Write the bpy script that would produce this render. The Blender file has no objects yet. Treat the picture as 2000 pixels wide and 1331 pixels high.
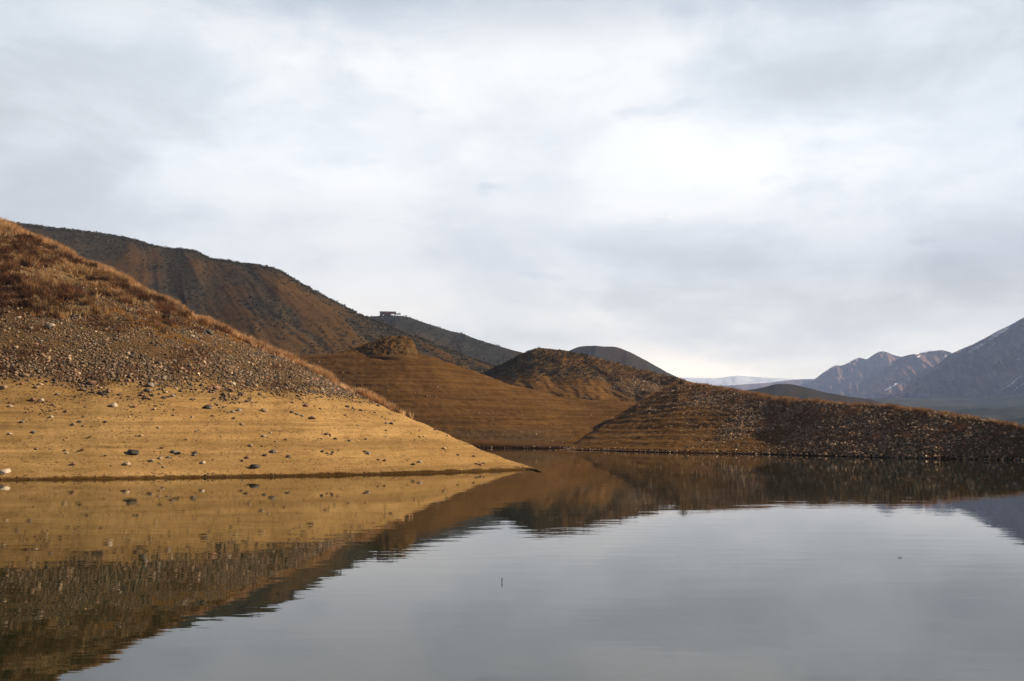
import bpy, math, random
import numpy as np
from mathutils import Vector

R = math.radians
rng = np.random.default_rng(7)
random.seed(7)
scene = bpy.context.scene
col = scene.collection

# ------------------------------------------------------------------ camera
CAM = np.array([0.0, 0.0, 2.5])
F = 1944.0                       # focal length in photograph pixels (35 mm lens on a 36 mm wide sensor)
PITCH = R(5.19)
cam_d = bpy.data.cameras.new("camera")
cam_d.sensor_width = 36.0
cam_d.lens = 35.0
cam_d.clip_start = 0.1
cam_d.clip_end = 60000
cam = bpy.data.objects.new("camera", cam_d)
cam.location = CAM
cam.rotation_euler = (R(90) + PITCH, 0, 0)
col.objects.link(cam)
scene.camera = cam

# ------------------------------------------------------------------ light
SUN_EL, SUN_AZ = R(29), R(85)     # azimuth measured from the view direction towards the right
SUNV = Vector((math.sin(SUN_AZ) * math.cos(SUN_EL), math.cos(SUN_AZ) * math.cos(SUN_EL), math.sin(SUN_EL)))
sun_d = bpy.data.lights.new("sun", 'SUN')
sun_d.energy = 4.9
sun_d.angle = R(0.6)
sun_d.color = (1.0, 0.86, 0.66)
sun = bpy.data.objects.new("sun", sun_d)
sun.rotation_euler = SUNV.to_track_quat('Z', 'Y').to_euler()
sun.location = (60, 0, 60)
col.objects.link(sun)

vs = scene.view_settings
vs.view_transform = 'Standard'
vs.look = 'None'
vs.exposure = 0.9
vs.gamma = 1.0
vs.use_curve_mapping = False


class NT:
    """small helper for node trees"""
    def __init__(self, tree):
        self.t = tree
        tree.nodes.clear()

    def n(self, typ, **kw):
        nd = self.t.nodes.new(typ)
        ins = kw.pop('ins', {})
        for k, v in kw.items():
            setattr(nd, k, v)
        for k, v in ins.items():
            self.put(nd.inputs[k], v)
        return nd

    def put(self, sock, v):
        if isinstance(v, bpy.types.NodeSocket):
            self.t.links.new(v, sock)
        else:
            if sock.type == 'RGBA' and not hasattr(v, '__len__'):
                v = (v, v, v, 1)
            elif sock.type == 'RGBA' and len(v) == 3:
                v = (*v, 1)
            sock.default_value = v

    def math(self, op, a, b=0.0, c=None, clamp=False):
        nd = self.n('ShaderNodeMath', operation=op, use_clamp=clamp)
        self.put(nd.inputs[0], a)
        self.put(nd.inputs[1], b)
        if c is not None:
            self.put(nd.inputs[2], c)
        return nd.outputs[0]

    def vmath(self, op, a, b=(0, 0, 0)):
        nd = self.n('ShaderNodeVectorMath', operation=op)
        self.put(nd.inputs[0], a)
        self.put(nd.inputs[1], b)
        return nd.outputs[0]

    def noise(self, vec, scale, detail=4, rough=0.55, dist=0.0):
        nd = self.n('ShaderNodeTexNoise', ins={'Vector': vec, 'Scale': scale, 'Detail': detail, 'Roughness': rough, 'Distortion': dist})
        return nd.outputs['Fac']

    def mr(self, v, a, b, c=0.0, d=1.0, smooth=True):
        nd = self.n('ShaderNodeMapRange', interpolation_type='SMOOTHSTEP' if smooth else 'LINEAR')
        for i, x in enumerate((v, a, b, c, d)):
            self.put(nd.inputs[i], x)
        return nd.outputs[0]

    def mix(self, f, a, b, blend='MIX'):
        nd = self.n('ShaderNodeMix', data_type='RGBA', blend_type=blend)
        self.put(nd.inputs['Factor'], f)
        self.put(nd.inputs[6], a)
        self.put(nd.inputs[7], b)
        return nd.outputs[2]

    def attr(self, name):
        return self.n('ShaderNodeAttribute', attribute_name=name)

    def ramp(self, v, stops):
        nd = self.n('ShaderNodeValToRGB')
        cr = nd.color_ramp
        cr.interpolation = 'EASE'
        while len(cr.elements) < len(stops):
            cr.elements.new(0.5)
        for e, (p, c) in zip(cr.elements, stops):
            e.position = p
            e.color = (*c, 1)
        self.put(nd.inputs[0], v)
        return nd.outputs[0]


# ------------------------------------------------------------------ sky
world = bpy.data.worlds.new("World")
scene.world = world
world.use_nodes = True
w = NT(world.node_tree)
tc = w.n('ShaderNodeTexCoord')
dirv = w.vmath('NORMALIZE', tc.outputs['Generated'])
sep = w.n('ShaderNodeSeparateXYZ', ins={0: dirv})
dx, dy, dz = sep.outputs
zpos = w.math('MAXIMUM', dz, 0.0)
zc = w.math('ADD', zpos, 0.27)
plane = w.n('ShaderNodeCombineXYZ', ins={0: w.math('DIVIDE', dx, zc), 1: w.math('DIVIDE', dy, zc), 2: 0.0}).outputs[0]
soft = w.noise(w.vmath('ADD', plane, (3.1, 1.7, 0)), 1.15, 7, 0.52, 0.25)
fine = w.noise(w.vmath('MULTIPLY', dirv, (1.0, 1.0, 2.3)), 5.5, 9, 0.62, 0.3)
wisp = w.noise(w.vmath('ADD', w.vmath('MULTIPLY', plane, (1.0, 1.3, 1.0)), (7.7, 2.2, 0.0)), 5.2, 6, 0.5, 0.2)
band = w.noise(w.n('ShaderNodeCombineXYZ', ins={0: w.math('MULTIPLY', dx, 1.6), 1: w.math('MULTIPLY', dz, 13.0), 2: 4.2}).outputs[0], 1.0, 4, 0.5)
base = w.ramp(dz, [(0.0, (3.6, 2.75, 1.55)), (0.05, (2.35, 1.98, 1.42)), (0.10, (1.36, 1.25, 1.05)), (0.17, (1.05, 1.02, 0.97)),
                   (0.27, (1.07, 1.06, 1.03)), (0.35, (0.93, 0.93, 0.92)), (0.42, (0.66, 0.69, 0.72)), (0.56, (0.22, 0.24, 0.27)), (1.0, (0.10, 0.115, 0.135))])  # top stops dim the unseen overhead sky to deepen shadows
lum = w.math('ADD', w.mr(soft, 0.34, 0.60, 0.74, 0.955), w.mr(fine, 0.36, 0.64, -0.09, 0.075))
lum = w.math('ADD', lum, w.mr(band, 0.3, 0.7, -0.04, 0.04))
lum = w.math('SUBTRACT', lum, w.math('MULTIPLY', w.mr(wisp, 0.60, 0.72, 0.0, 0.13), w.mr(soft, 0.42, 0.55, 0.0, 1.0)))
bz = w.math('SUBTRACT', w.math('ADD', dz, w.math('MULTIPLY', w.math('SUBTRACT', band, 0.5), 0.07)), 0.150)
bz = w.math('DIVIDE', bz, 0.032)
bdark = w.math('MULTIPLY', w.math('EXPONENT', w.math('MULTIPLY', w.math('MULTIPLY', bz, bz), -1.0)), w.mr(dx, -0.18, 0.06, 0.0, 0.13))
lum = w.math('SUBTRACT', lum, bdark)
lum = w.math('MULTIPLY', lum, w.math('MULTIPLY', w.mr(dy, -0.7, 0.5, 0.18, 1.0), w.mr(w.math('ABSOLUTE', dx), 0.18, 0.55, 1.0, 0.84)))     # unseen sky behind the camera darkened to cut ambient fill; sides dimmed too
cloudcol = w.mix(1.0, base, lum, 'MULTIPLY')
cloudcol = w.mix(w.mr(lum, 0.72, 1.0, 0.9, 0.0), cloudcol, w.mix(1.0, cloudcol, (0.915, 0.985, 1.06), 'MULTIPLY'))
sky = w.n('ShaderNodeTexSky', sky_type='NISHITA', sun_disc=False, sun_elevation=SUN_EL, sun_rotation=SUN_AZ)
bg_sky = w.n('ShaderNodeBackground', ins={'Color': sky.outputs[0], 'Strength': 0.06})
bg_cloud = w.n('ShaderNodeBackground', ins={'Color': cloudcol, 'Strength': 0.69})
cover = w.mr(w.math('ADD', soft, w.math('MULTIPLY', fine, 0.3)), 0.80, 0.62, 0.80, 1.0)
mixs = w.n('ShaderNodeMixShader', ins={0: cover, 1: bg_sky.outputs[0], 2: bg_cloud.outputs[0]})
w.n('ShaderNodeOutputWorld', ins={'Surface': mixs.outputs[0]})


# ------------------------------------------------------------------ numeric helpers
_perm = np.random.default_rng(3).permutation(256)
_perm = np.concatenate([_perm, _perm, _perm])
_g3 = np.random.default_rng(4).normal(size=(256, 3))
_g3 /= np.linalg.norm(_g3, axis=1)[:, None]


def perlin(p):
    p = np.asarray(p, float)
    i = np.floor(p).astype(int)
    f = p - i
    u = f * f * f * (f * (f * 6 - 15) + 10)
    i &= 255
    out = 0
    for a in (0, 1):
        for b in (0, 1):
            for c in (0, 1):
                h = _perm[_perm[_perm[(i[..., 0] + a) & 255] + ((i[..., 1] + b) & 255)] + ((i[..., 2] + c) & 255)]
                g = _g3[h]
                d = g[..., 0] * (f[..., 0] - a) + g[..., 1] * (f[..., 1] - b) + g[..., 2] * (f[..., 2] - c)
                wx = u[..., 0] if a else 1 - u[..., 0]
                wy = u[..., 1] if b else 1 - u[..., 1]
                wz = u[..., 2] if c else 1 - u[..., 2]
                out = out + d * wx * wy * wz
    return out * 1.5


def fbm(p, oct=4, lac=2.03, gain=0.5):
    p = np.asarray(p, float)
    a, s, t = 1.0, 1.0, 0
    for k in range(oct):
        t = t + a * perlin(p * s + 17.3 * k)
        a *= gain
        s *= lac
    return t


def sstep(x, a, b):
    t = np.clip((np.asarray(x, float) - a) / (b - a), 0, 1)
    return t * t * (3 - 2 * t)


def ray(u, v):
    """photograph pixel -> unit horizontal heading (x, y) and the slope (rise per horizontal metre) of its line of sight"""
    a = (np.asarray(u, float) - 1000) / F
    b = (665.5 - np.asarray(v, float)) / F
    cp, sp = math.cos(PITCH), math.sin(PITCH)
    y = cp - b * sp
    z = sp + b * cp
    h = np.sqrt(a * a + y * y)
    return a / h, y / h, z / h


def at(u, v, r):
    x, y, m = ray(u, v)
    return np.stack([CAM[0] + x * r, CAM[1] + y * r, CAM[2] + m * r], -1)


def project(P):
    d = P - CAM
    cp, sp = math.cos(PITCH), math.sin(PITCH)
    fw = d[..., 1] * cp + d[..., 2] * sp
    up = -d[..., 1] * sp + d[..., 2] * cp
    return 1000 + F * d[..., 0] / fw, 665.5 - F * up / fw


def water_r(u, v, z=0.0):
    _, _, m = ray(u, v)
    return (z - CAM[2]) / m


def curve(u, pts, sm=6.0):
    pts = np.array(pts, float)
    lo, hi = u.min() - 60, u.max() + 60
    d = np.arange(lo, hi, 1.0)
    y = np.interp(d, pts[:, 0], pts[:, 1])
    # straight continuation past the traced ends
    for end, nxt, side in ((0, 1, d < pts[0, 0]), (-1, -2, d > pts[-1, 0])):
        k = (pts[end, 1] - pts[nxt, 1]) / (pts[end, 0] - pts[nxt, 0])
        y[side] = pts[end, 1] + k * (d[side] - pts[end, 0])
    if sm > 0:
        n = int(sm * 3)
        kx = np.exp(-0.5 * (np.arange(-n, n + 1) / sm) ** 2)
        kx /= kx.sum()
        y = np.convolve(np.pad(y, n, mode='edge'), kx, 'valid')
    return np.interp(u, d, y)


# ------------------------------------------------------------------ mesh helpers
def tag(o, label=None, cat=None, group=None, kind=None):
    if label:
        o['label'] = label
    if cat:
        o['category'] = cat
    if group:
        o['group'] = group
    if kind:
        o['kind'] = kind
    return o


def raw_mesh(name, V, faces_flat, loop_tot, smooth=True):
    """faces_flat: int array of vertex ids; loop_tot: corner count of each face (int or array)"""
    me = bpy.data.meshes.new(name)
    V = np.ascontiguousarray(V, dtype=np.float32).reshape(-1, 3)
    faces_flat = np.ascontiguousarray(faces_flat, dtype=np.int32).ravel()
    if np.isscalar(loop_tot):
        nf = len(faces_flat) // loop_tot
        tot = np.full(nf, loop_tot, np.int32)
    else:
        tot = np.asarray(loop_tot, np.int32)
        nf = len(tot)
    st = np.concatenate([[0], np.cumsum(tot)[:-1]]).astype(np.int32)
    me.vertices.add(len(V))
    me.vertices.foreach_set('co', V.ravel())
    me.loops.add(len(faces_flat))
    me.loops.foreach_set('vertex_index', faces_flat)
    me.polygons.add(nf)
    me.polygons.foreach_set('loop_start', st)
    me.polygons.foreach_set('loop_total', tot)
    me.polygons.foreach_set('use_smooth', np.full(nf, smooth, bool))
    me.update(calc_edges=True)
    return me


def fattr(me, name, val):
    a = me.attributes.new(name, 'FLOAT', 'POINT')
    a.data.foreach_set('value', np.ascontiguousarray(val, dtype=np.float32).ravel())


def cattr(me, name, rgb):
    a = me.attributes.new(name, 'FLOAT_COLOR', 'POINT')
    c = np.ones((len(rgb), 4), np.float32)
    c[:, :3] = rgb
    a.data.foreach_set('color', c.ravel())


def link(name, me, mat, parent=None):
    o = bpy.data.objects.new(name, me)
    if mat is not None and len(me.materials) == 0:
        me.materials.append(mat)
    col.objects.link(o)
    if parent is not None:
        o.parent = parent
    return o


class Hill:
    """A hill as real ground: every column starts at its foot, climbs to the crest that is its outline and falls away behind."""
    def __init__(self, u0, u1, nu, nt, sil, foot, r_crest, r_foot=None, pk=1.7, q=1.0, back=1.6, nback=30, floor=-3.0,
                 on_water=False, dr=None, bank=0.0, sm=5.0, sm_sil=None):
        self.u = u = np.linspace(u0, u1, nu)
        vr = curve(u, sil, sm_sil if sm_sil is not None else sm)
        vs_ = curve(u, foot, sm * 2)
        rs = water_r(u, vs_) if on_water else curve(u, r_foot, 25)
        rr = np.maximum(curve(u, r_crest, 25), rs + 0.6)
        t = np.linspace(0, 1, nt)
        T, U = np.meshgrid(t, u)
        p = 1 - (1 - T) ** pk
        Vv = vs_[:, None] + (vr - vs_)[:, None] * p
        Rr = rs[:, None] + (rr - rs)[:, None] * T ** q
        if dr is not None:
            Rr = Rr + dr(U, T) * sstep(T, 0, 0.12)
        P = at(U, Vv, Rr)
        hx, hy, m = ray(u, vr)
        # behind the crest
        rc = Rr[:, -1]
        zr = P[:, -1, 2]
        L = np.maximum(back * (rr - rs), 4.0)
        x = (np.linspace(0, 1, nback + 1)[1:] ** 1.5)[None, :] * L[:, None]
        k = np.maximum((zr - floor + m * L) / L ** 2, 0.002)
        zb = zr[:, None] + m[:, None] * x - k[:, None] * x ** 2
        B = np.stack([CAM[0] + hx[:, None] * (rc[:, None] + x), CAM[1] + hy[:, None] * (rc[:, None] + x), zb], -1)
        tb = 1 + np.linspace(0, 1, nback + 1)[1:][None, :].repeat(nu, 0)
        # below the foot, under water or in the ground
        xs = np.array([9, 5.5, 3.2, 1.8, 0.9, 0.45, 0.2]) * (1.0 if on_water else 0.35)
        hx0, hy0, _ = ray(u, vs_)
        r0 = Rr[:, :1] - xs[None, :]
        z0 = P[:, :1, 2] - (0.42 if on_water else 3.0) * xs[None, :]
        Un = np.stack([CAM[0] + hx0[:, None] * r0, CAM[1] + hy0[:, None] * r0, z0], -1)
        tu = np.broadcast_to(-xs / 10, (nu, len(xs)))
        self.P = np.concatenate([Un, P, B], 1)
        self.T = np.concatenate([tu, T, tb], 1)
        self.U = np.repeat(u[:, None], self.P.shape[1], 1)
        self.D = np.concatenate([-np.broadcast_to(xs, (nu, len(xs))), Rr - Rr[:, :1], np.broadcast_to((rc - Rr[:, 0])[:, None] + x, x.shape)], 1)
        if bank:
            self.P[..., 2] += bank * sstep(self.D, 0.0, 0.25) * sstep(-self.T, -1.9, -1.2)
        self.attrs = {}
        self.rc = rc

    def disp(self, dz):
        self.P[..., 2] += dz

    def build(self, name, mat, label):
        nu, nt = self.P.shape[:2]
        idx = np.arange(nu * nt).reshape(nu, nt)
        q = np.stack([idx[:-1, :-1], idx[1:, :-1], idx[1:, 1:], idx[:-1, 1:]], -1).reshape(-1, 4)
        me = raw_mesh(name, self.P, q, 4)
        for k, v in self.attrs.items():
            fattr(me, k, v)
        # normals for things standing on it
        a = np.gradient(self.P, axis=0)
        b = np.gradient(self.P, axis=1)
        n = np.cross(a, b)
        n /= np.linalg.norm(n, axis=-1)[..., None] + 1e-9
        n[n[..., 2] < 0] *= -1
        self.N = n
        self.pu, self.pv = project(self.P)
        o = link(name, me, mat)
        tag(o, label, None, None, 'structure')
        self.obj = o
        return o

    def area(self):
        a = self.P[1:, :-1] - self.P[:-1, :-1]
        b = self.P[:-1, 1:] - self.P[:-1, :-1]
        return np.linalg.norm(np.cross(a, b), axis=-1)

    def scatter(self, n, weight):
        W = self.area() * weight[:-1, :-1]
        c = np.cumsum(W.ravel())
        k = np.searchsorted(c, rng.random(n) * c[-1])
        i, j = np.unravel_index(np.minimum(k, W.size - 1), W.shape)
        return self.bil(i + rng.random(n), j + rng.random(n))

    def bil(self, fi, fj):
        i = np.clip(np.floor(fi).astype(int), 0, self.P.shape[0] - 2)
        j = np.clip(np.floor(fj).astype(int), 0, self.P.shape[1] - 2)
        a = (fi - i)[:, None]
        b = (fj - j)[:, None]
        A = self.P
        p = A[i, j] * (1 - a) * (1 - b) + A[i + 1, j] * a * (1 - b) + A[i, j + 1] * (1 - a) * b + A[i + 1, j + 1] * a * b
        return p, self.N[i, j], (i, j)

    def pick(self, u, v):
        """the point of this hill's face that stands at photograph position u, v"""
        fi = np.interp(u, self.u, np.arange(len(self.u)))
        i = int(round(fi))
        jj = np.where((self.T[i] >= 0) & (self.T[i] <= 1.0))[0]
        vv = np.maximum.accumulate(-self.pv[i, jj])
        fj = np.interp(-v, vv, jj)
        p, nrm, _ = self.bil(np.array([fi]), np.array([fj]))
        return p[0], nrm[0]


# ------------------------------------------------------------------ materials
def new_mat(name):
    m = bpy.data.materials.new(name)
    m.use_nodes = True
    return m, NT(m.node_tree)


def out(nt, shader, disp=None):
    nt.n('ShaderNodeOutputMaterial', ins={'Surface': shader})


def soil(name, lo, hi, alt, s1=0.12, s2=1.3, strata=0.35, zfreq=3.0, mask_col=None, wet=False, bump=0.05, bscale=6.0,
         snow=False, spots=None, stretch=1.0, bare=None, alt_rng=(0.5, 0.72)):
    m, t = new_mat(name)
    pos = t.n('ShaderNodeNewGeometry').outputs['Position']
    n1 = t.noise(pos, s1, 5, 0.6)
    n2 = t.noise(t.vmath('MULTIPLY', pos, (1.0 / stretch, 1.0 / stretch, stretch)) if stretch != 1.0 else pos, s2, 7, 0.62)
    c = t.mix(t.mr(n1, 0.33, 0.67), lo, hi)
    c = t.mix(t.mr(n2, *alt_rng, 0.0, 0.75), c, alt)
    grain = t.noise(pos, bscale, 6, 0.7)
    c = t.mix(1.0, c, t.mr(grain, 0.25, 0.75, 0.72, 1.28), 'MULTIPLY')
    height = t.math('ADD', t.math('MULTIPLY', grain, 0.6), t.math('MULTIPLY', n2, 1.0))
    if strata:
        warp = t.math('MULTIPLY', t.math('SUBTRACT', t.noise(pos, 0.07, 3), 0.5), 1.3)
        sp = t.n('ShaderNodeSeparateXYZ', ins={0: pos})
        sv = t.n('ShaderNodeCombineXYZ', ins={0: t.math('MULTIPLY', sp.outputs[0], 0.05), 1: t.math('MULTIPLY', sp.outputs[1], 0.05),
                                              2: t.math('MULTIPLY', t.math('ADD', sp.outputs[2], t.math('MULTIPLY', warp, 0.25)), zfreq)}).outputs[0]
        ln = t.noise(sv, 1.0, 5, 0.7)
        c = t.mix(1.0, c, t.mr(ln, 0.3, 0.7, 1 - strata, 1 + strata * 0.7), 'MULTIPLY')
        height = t.math('ADD', height, t.math('MULTIPLY', ln, 1.6))
    if bare is not None:
        c = t.mix(t.attr('bare').outputs['Fac'], c, bare)
    if spots:
        sc, amt, scol = spots
        vor = t.n('ShaderNodeTexVoronoi', ins={'Vector': t.vmath('ADD', pos, t.vmath('MULTIPLY', t.n('ShaderNodeTexNoise', ins={'Vector': pos, 'Scale': sc}).outputs['Color'], (0.8 / sc,) * 3)), 'Scale': sc})
        sm = t.math('MULTIPLY', t.mr(vor.outputs['Distance'], 0.20, 0.36, 1.0, 0.0), t.mr(t.noise(pos, sc * 0.23, 4), 0.40, 0.62))
        c = t.mix(t.math('MULTIPLY', sm, amt), c, scol)
    if mask_col is not None:
        mk = t.attr('mask').outputs['Fac']
        c = t.mix(mk, c, t.mix(t.mr(grain, 0.3, 0.7), mask_col[0], mask_col[1]))
    rough = 0.95
    if wet:
        wt = t.attr('wet').outputs['Fac']
        c = t.mix(wt, c, t.mix(1.0, c, (0.22, 0.19, 0.15), 'MULTIPLY'))
        rough = t.mr(wt, 0, 1, 0.95, 0.8)
    if snow:
        s = t.mr(t.math('ADD', t.attr('snow').outputs['Fac'], t.math('MULTIPLY', t.math('SUBTRACT', t.noise(pos, 0.045, 8, 0.8), 0.5), 2.2)), 0.44, 0.64)
        c = t.mix(s, c, (0.82, 0.84, 0.88))
    b = t.n('ShaderNodeBump', ins={'Strength': 0.9, 'Distance': bump, 'Height': height})
    p = t.n('ShaderNodeBsdfPrincipled', ins={'Base Color': c, 'Roughness': rough, 'Specular IOR Level': 0.0, 'Normal': b.outputs[0]})
    out(t, p.outputs[0])
    return m


def tinted(name, attr='tint', rough=0.8, transl=0.0, bscale=0, spec=0.25):
    m, t = new_mat(name)
    c = t.attr(attr).outputs['Color']
    ins = {'Base Color': c, 'Roughness': rough, 'Specular IOR Level': spec}
    if bscale:
        pos = t.n('ShaderNodeNewGeometry').outputs['Position']
        g = t.noise(pos, bscale, 5, 0.65)
        ins['Base Color'] = t.mix(1.0, c, t.mr(g, 0.25, 0.75, 0.65, 1.3), 'MULTIPLY')
        ins['Normal'] = t.n('ShaderNodeBump', ins={'Strength': 0.6, 'Distance': 0.02, 'Height': g}).outputs[0]
    p = t.n('ShaderNodeBsdfPrincipled', ins=ins)
    s = p.outputs[0]
    if transl:
        tr = t.n('ShaderNodeBsdfTranslucent', ins={'Color': c})
        s = t.n('ShaderNodeMixShader', ins={0: transl, 1: s, 2: tr.outputs[0]}).outputs[0]
    out(t, s)
    return m


def plain(name, c, rough=0.8, var=0.25, scale=3.0, spec=0.25, bump=0.0):
    m, t = new_mat(name)
    tcx = t.n('ShaderNodeTexCoord').outputs['Object']
    g = t.noise(tcx, scale, 6, 0.65)
    rnd = t.n('ShaderNodeObjectInfo').outputs['Random']
    cc = t.mix(1.0, c, t.mr(g, 0.25, 0.75, 1 - var, 1 + var), 'MULTIPLY')
    cc = t.mix(1.0, cc, t.mr(rnd, 0, 1, 0.8, 1.2), 'MULTIPLY')
    ins = {'Base Color': cc, 'Roughness': rough, 'Specular IOR Level': spec}
    if bump:
        ins['Normal'] = t.n('ShaderNodeBump', ins={'Strength': 0.7, 'Distance': bump, 'Height': g}).outputs[0]
    out(t, t.n('ShaderNodeBsdfPrincipled', ins=ins).outputs[0])
    return m


M_sand = soil('tan_mud', (0.265, 0.153, 0.056), (0.35, 0.210, 0.082), (0.18, 0.099, 0.034), 0.13, 1.6, 0.27, 2.6,
              mask_col=((0.062, 0.037, 0.017), (0.130, 0.075, 0.033)), wet=True, bump=0.028, bscale=9.0, spots=(4.5, 0.85, (0.085, 0.048, 0.02)), stretch=2.6)
M_red = soil('red_brown_mud', (0.086, 0.0425, 0.0135), (0.118, 0.0585, 0.0185), (0.062, 0.030, 0.0102), 0.05, 0.8, 0.36, 2.4,
             mask_col=((0.06, 0.042, 0.025), (0.13, 0.08, 0.04)), wet=True, bump=0.08, bscale=4.0, stretch=2.0)  # darker than the mud itself, cloud shadow put into the colour
M_bank = soil('brown_bank_mud', (0.118, 0.059, 0.0195), (0.158, 0.080, 0.0265), (0.088, 0.043, 0.0143), 0.05, 0.8, 0.36, 3.4,
              mask_col=((0.075, 0.048, 0.024), (0.13, 0.078, 0.036)), wet=True, bump=0.07, bscale=4.0, stretch=2.0)
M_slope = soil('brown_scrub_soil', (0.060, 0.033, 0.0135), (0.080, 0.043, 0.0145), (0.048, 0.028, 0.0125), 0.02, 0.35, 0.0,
               mask_col=((0.036, 0.028, 0.018), (0.053, 0.040, 0.025)), bump=0.25, bscale=1.2)  # dull cloud shade over this hill is mixed into the soil tones
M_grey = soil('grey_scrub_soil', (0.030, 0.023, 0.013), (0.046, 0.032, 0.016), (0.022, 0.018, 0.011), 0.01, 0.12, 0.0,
              mask_col=((0.020, 0.020, 0.016), (0.034, 0.031, 0.024)), bump=0.5, bscale=0.5, spots=(0.28, 0.7, (0.045, 0.043, 0.032)))  # soil darkened in place of a cloud's shade on the farther hills
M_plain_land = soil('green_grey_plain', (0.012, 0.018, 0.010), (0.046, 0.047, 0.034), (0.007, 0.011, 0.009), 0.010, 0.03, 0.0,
                    bump=1.0, bscale=0.1, spots=(0.06, 0.6, (0.008, 0.012, 0.007)))  # near black because cloud shadow on the plain is painted in
M_rock = soil('mountain_rock', (0.070, 0.048, 0.046), (0.20, 0.112, 0.078), (0.042, 0.034, 0.034), 0.005, 0.02, 0.0,
              bump=6.0, bscale=0.05, snow=True, spots=(0.05, 0.5, (0.05, 0.05, 0.045)))
M_snowy = soil('snow_field', (0.75, 0.77, 0.80), (0.85, 0.86, 0.88), (0.66, 0.67, 0.70), 0.002, 0.008, 0.0, bump=4.0, bscale=0.02, alt_rng=(0.52, 0.62))
M_stone = tinted('stones', rough=0.75, bscale=14.0, spec=0.12)
M_straw = tinted('dry_grass_blades', rough=0.7, transl=0.45, spec=0.05)
M_leaf = tinted('scrub_leaves', rough=0.8, transl=0.15, spec=0.05)


def soil_ground():
    m, t = new_mat('lake_bed_mud')
    pos = t.n('ShaderNodeNewGeometry').outputs['Position']
    g = t.noise(pos, 0.3, 8, 0.65)
    c = t.mix(t.mr(g, 0.3, 0.7), (0.07, 0.052, 0.03), (0.12, 0.085, 0.048))
    out(t, t.n('ShaderNodeBsdfPrincipled', ins={'Base Color': c, 'Roughness': 0.95, 'Normal': t.n('ShaderNodeBump', ins={'Distance': 0.2, 'Height': g}).outputs[0]}).outputs[0])
    return m


# ------------------------------------------------------------------ ground sheet (lake bed, bank under the camera, land to the horizon)
def build_ground():
    rr = np.concatenate([[0.0], np.geomspace(1.0, 8000, 110)])
    th = np.linspace(0, 2 * np.pi, 181)[:-1]
    Rr, Th = np.meshgrid(rr, th)
    X, Y = Rr * np.sin(Th), Rr * np.cos(Th)
    z = -5 + 9 * sstep(Rr, 330, 900)
    bank = 0.9 + 0.12 * np.maximum(-Y, 0) - 0.35 * np.maximum(Y, 0)
    wb = sstep(-Y, -16, -2)
    z = np.where(Rr < 330, np.maximum(z, z * (1 - wb) + np.clip(bank, -5, 12) * wb), z)
    z = np.where((Y < 0) & (Rr >= 330), np.maximum(z, 8), z)
    V = np.stack([X, Y, z], -1)
    n, k = V.shape[:2]
    idx = np.arange(n * k).reshape(n, k)
    nx = np.roll(idx, -1, 0)
    q = np.stack([idx[:, :-1], idx[:, 1:], nx[:, 1:], nx[:, :-1]], -1).reshape(-1, 4)
    o = link('ground', raw_mesh('ground', V, q, 4), soil_ground())
    tag(o, 'brown mud of the lake bed and the land beyond', kind='structure')


build_ground()


# ------------------------------------------------------------------ water
def build_water():
    m, t = new_mat('lake_water')
    pos = t.n('ShaderNodeNewGeometry').outputs['Position']
    a = t.noise(t.vmath('MULTIPLY', pos, (0.55, 1.5, 1.0)), 1.1, 3, 0.5)
    b = t.noise(t.vmath('MULTIPLY', pos, (0.35, 0.8, 1.0)), 0.33, 2, 0.5)
    patch = t.mr(t.noise(t.vmath('MULTIPLY', pos, (0.6, 1.6, 1.0)), 0.045, 3, 0.5), 0.35, 0.65, 0.35, 1.0)
    h = t.math('ADD', t.math('MULTIPLY', a, patch), t.math('MULTIPLY', b, 1.6))
    bp = t.n('ShaderNodeBump', ins={'Strength': 1.0, 'Distance': WAVE, 'Height': h})
    p = t.n('ShaderNodeBsdfPrincipled', ins={'Base Color': (0.011, 0.014, 0.005), 'Roughness': 0.012, 'IOR': 1.345, 'Specular IOR Level': 0.5, 'Normal': bp.outputs[0]})
    out(t, p.outputs[0])
    xs = np.linspace(-420, 420, 43)
    ys = np.linspace(-8, 330, 40)
    X, Y = np.meshgrid(xs, ys)
    V = np.stack([X, Y, X * 0], -1)
    n, k = V.shape[:2]
    idx = np.arange(n * k).reshape(n, k)
    q = np.stack([idx[:-1, :-1], idx[:-1, 1:], idx[1:, 1:], idx[1:, :-1]], -1).reshape(-1, 4)
    o = link('water', raw_mesh('water', V, q, 4), m)
    tag(o, 'still brown reservoir water mirroring hills and clouds', kind='structure')


WAVE = 0.0034
build_water()

# ------------------------------------------------------------------ near hill on the left
A_sil = [(-420, 250), (-200, 345), (0, 440), (60, 463), (130, 500), (200, 530), (260, 560), (330, 596), (400, 632), (430, 645), (480, 668), (530, 692),
         (560, 703), (610, 727), (660, 756), (720, 782), (775, 806), (850, 841), (920, 872), (970, 892), (1010, 906), (1040, 915), (1060, 922)]
A_foot = [(-420, 943), (0, 938), (200, 936), (400, 933), (600, 930), (800, 926), (950, 921), (1020, 918), (1040, 917), (1060, 924)]
A_crest = [(-420, 118), (0, 97), (300, 84), (500, 80), (700, 76), (900, 72), (1000, 70), (1040, 68.5), (1060, 67)]
A = Hill(-420, 1056, 900, 430, A_sil, A_foot, A_crest, pk=1.75, on_water=True, bank=0.07, back=1.3, nback=50)
P = A.P
inl = sstep(A.D, 0.3, 3.0)
thick = sstep(A.U, 1050, 850)
dz = 0.05 * fbm(P * [0.35, 0.35, 0.2], 4) * inl * (0.25 + thick)
dz += 0.016 * fbm(P * 1.7, 3) * inl
wz = P[..., 2] + 0.12 * fbm(P * [0.12, 0.12, 0], 3)
dz += 0.035 * np.sin(wz * 9.0) * inl * sstep(wz, 7, 5) * sstep(wz, .3, .7)
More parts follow.
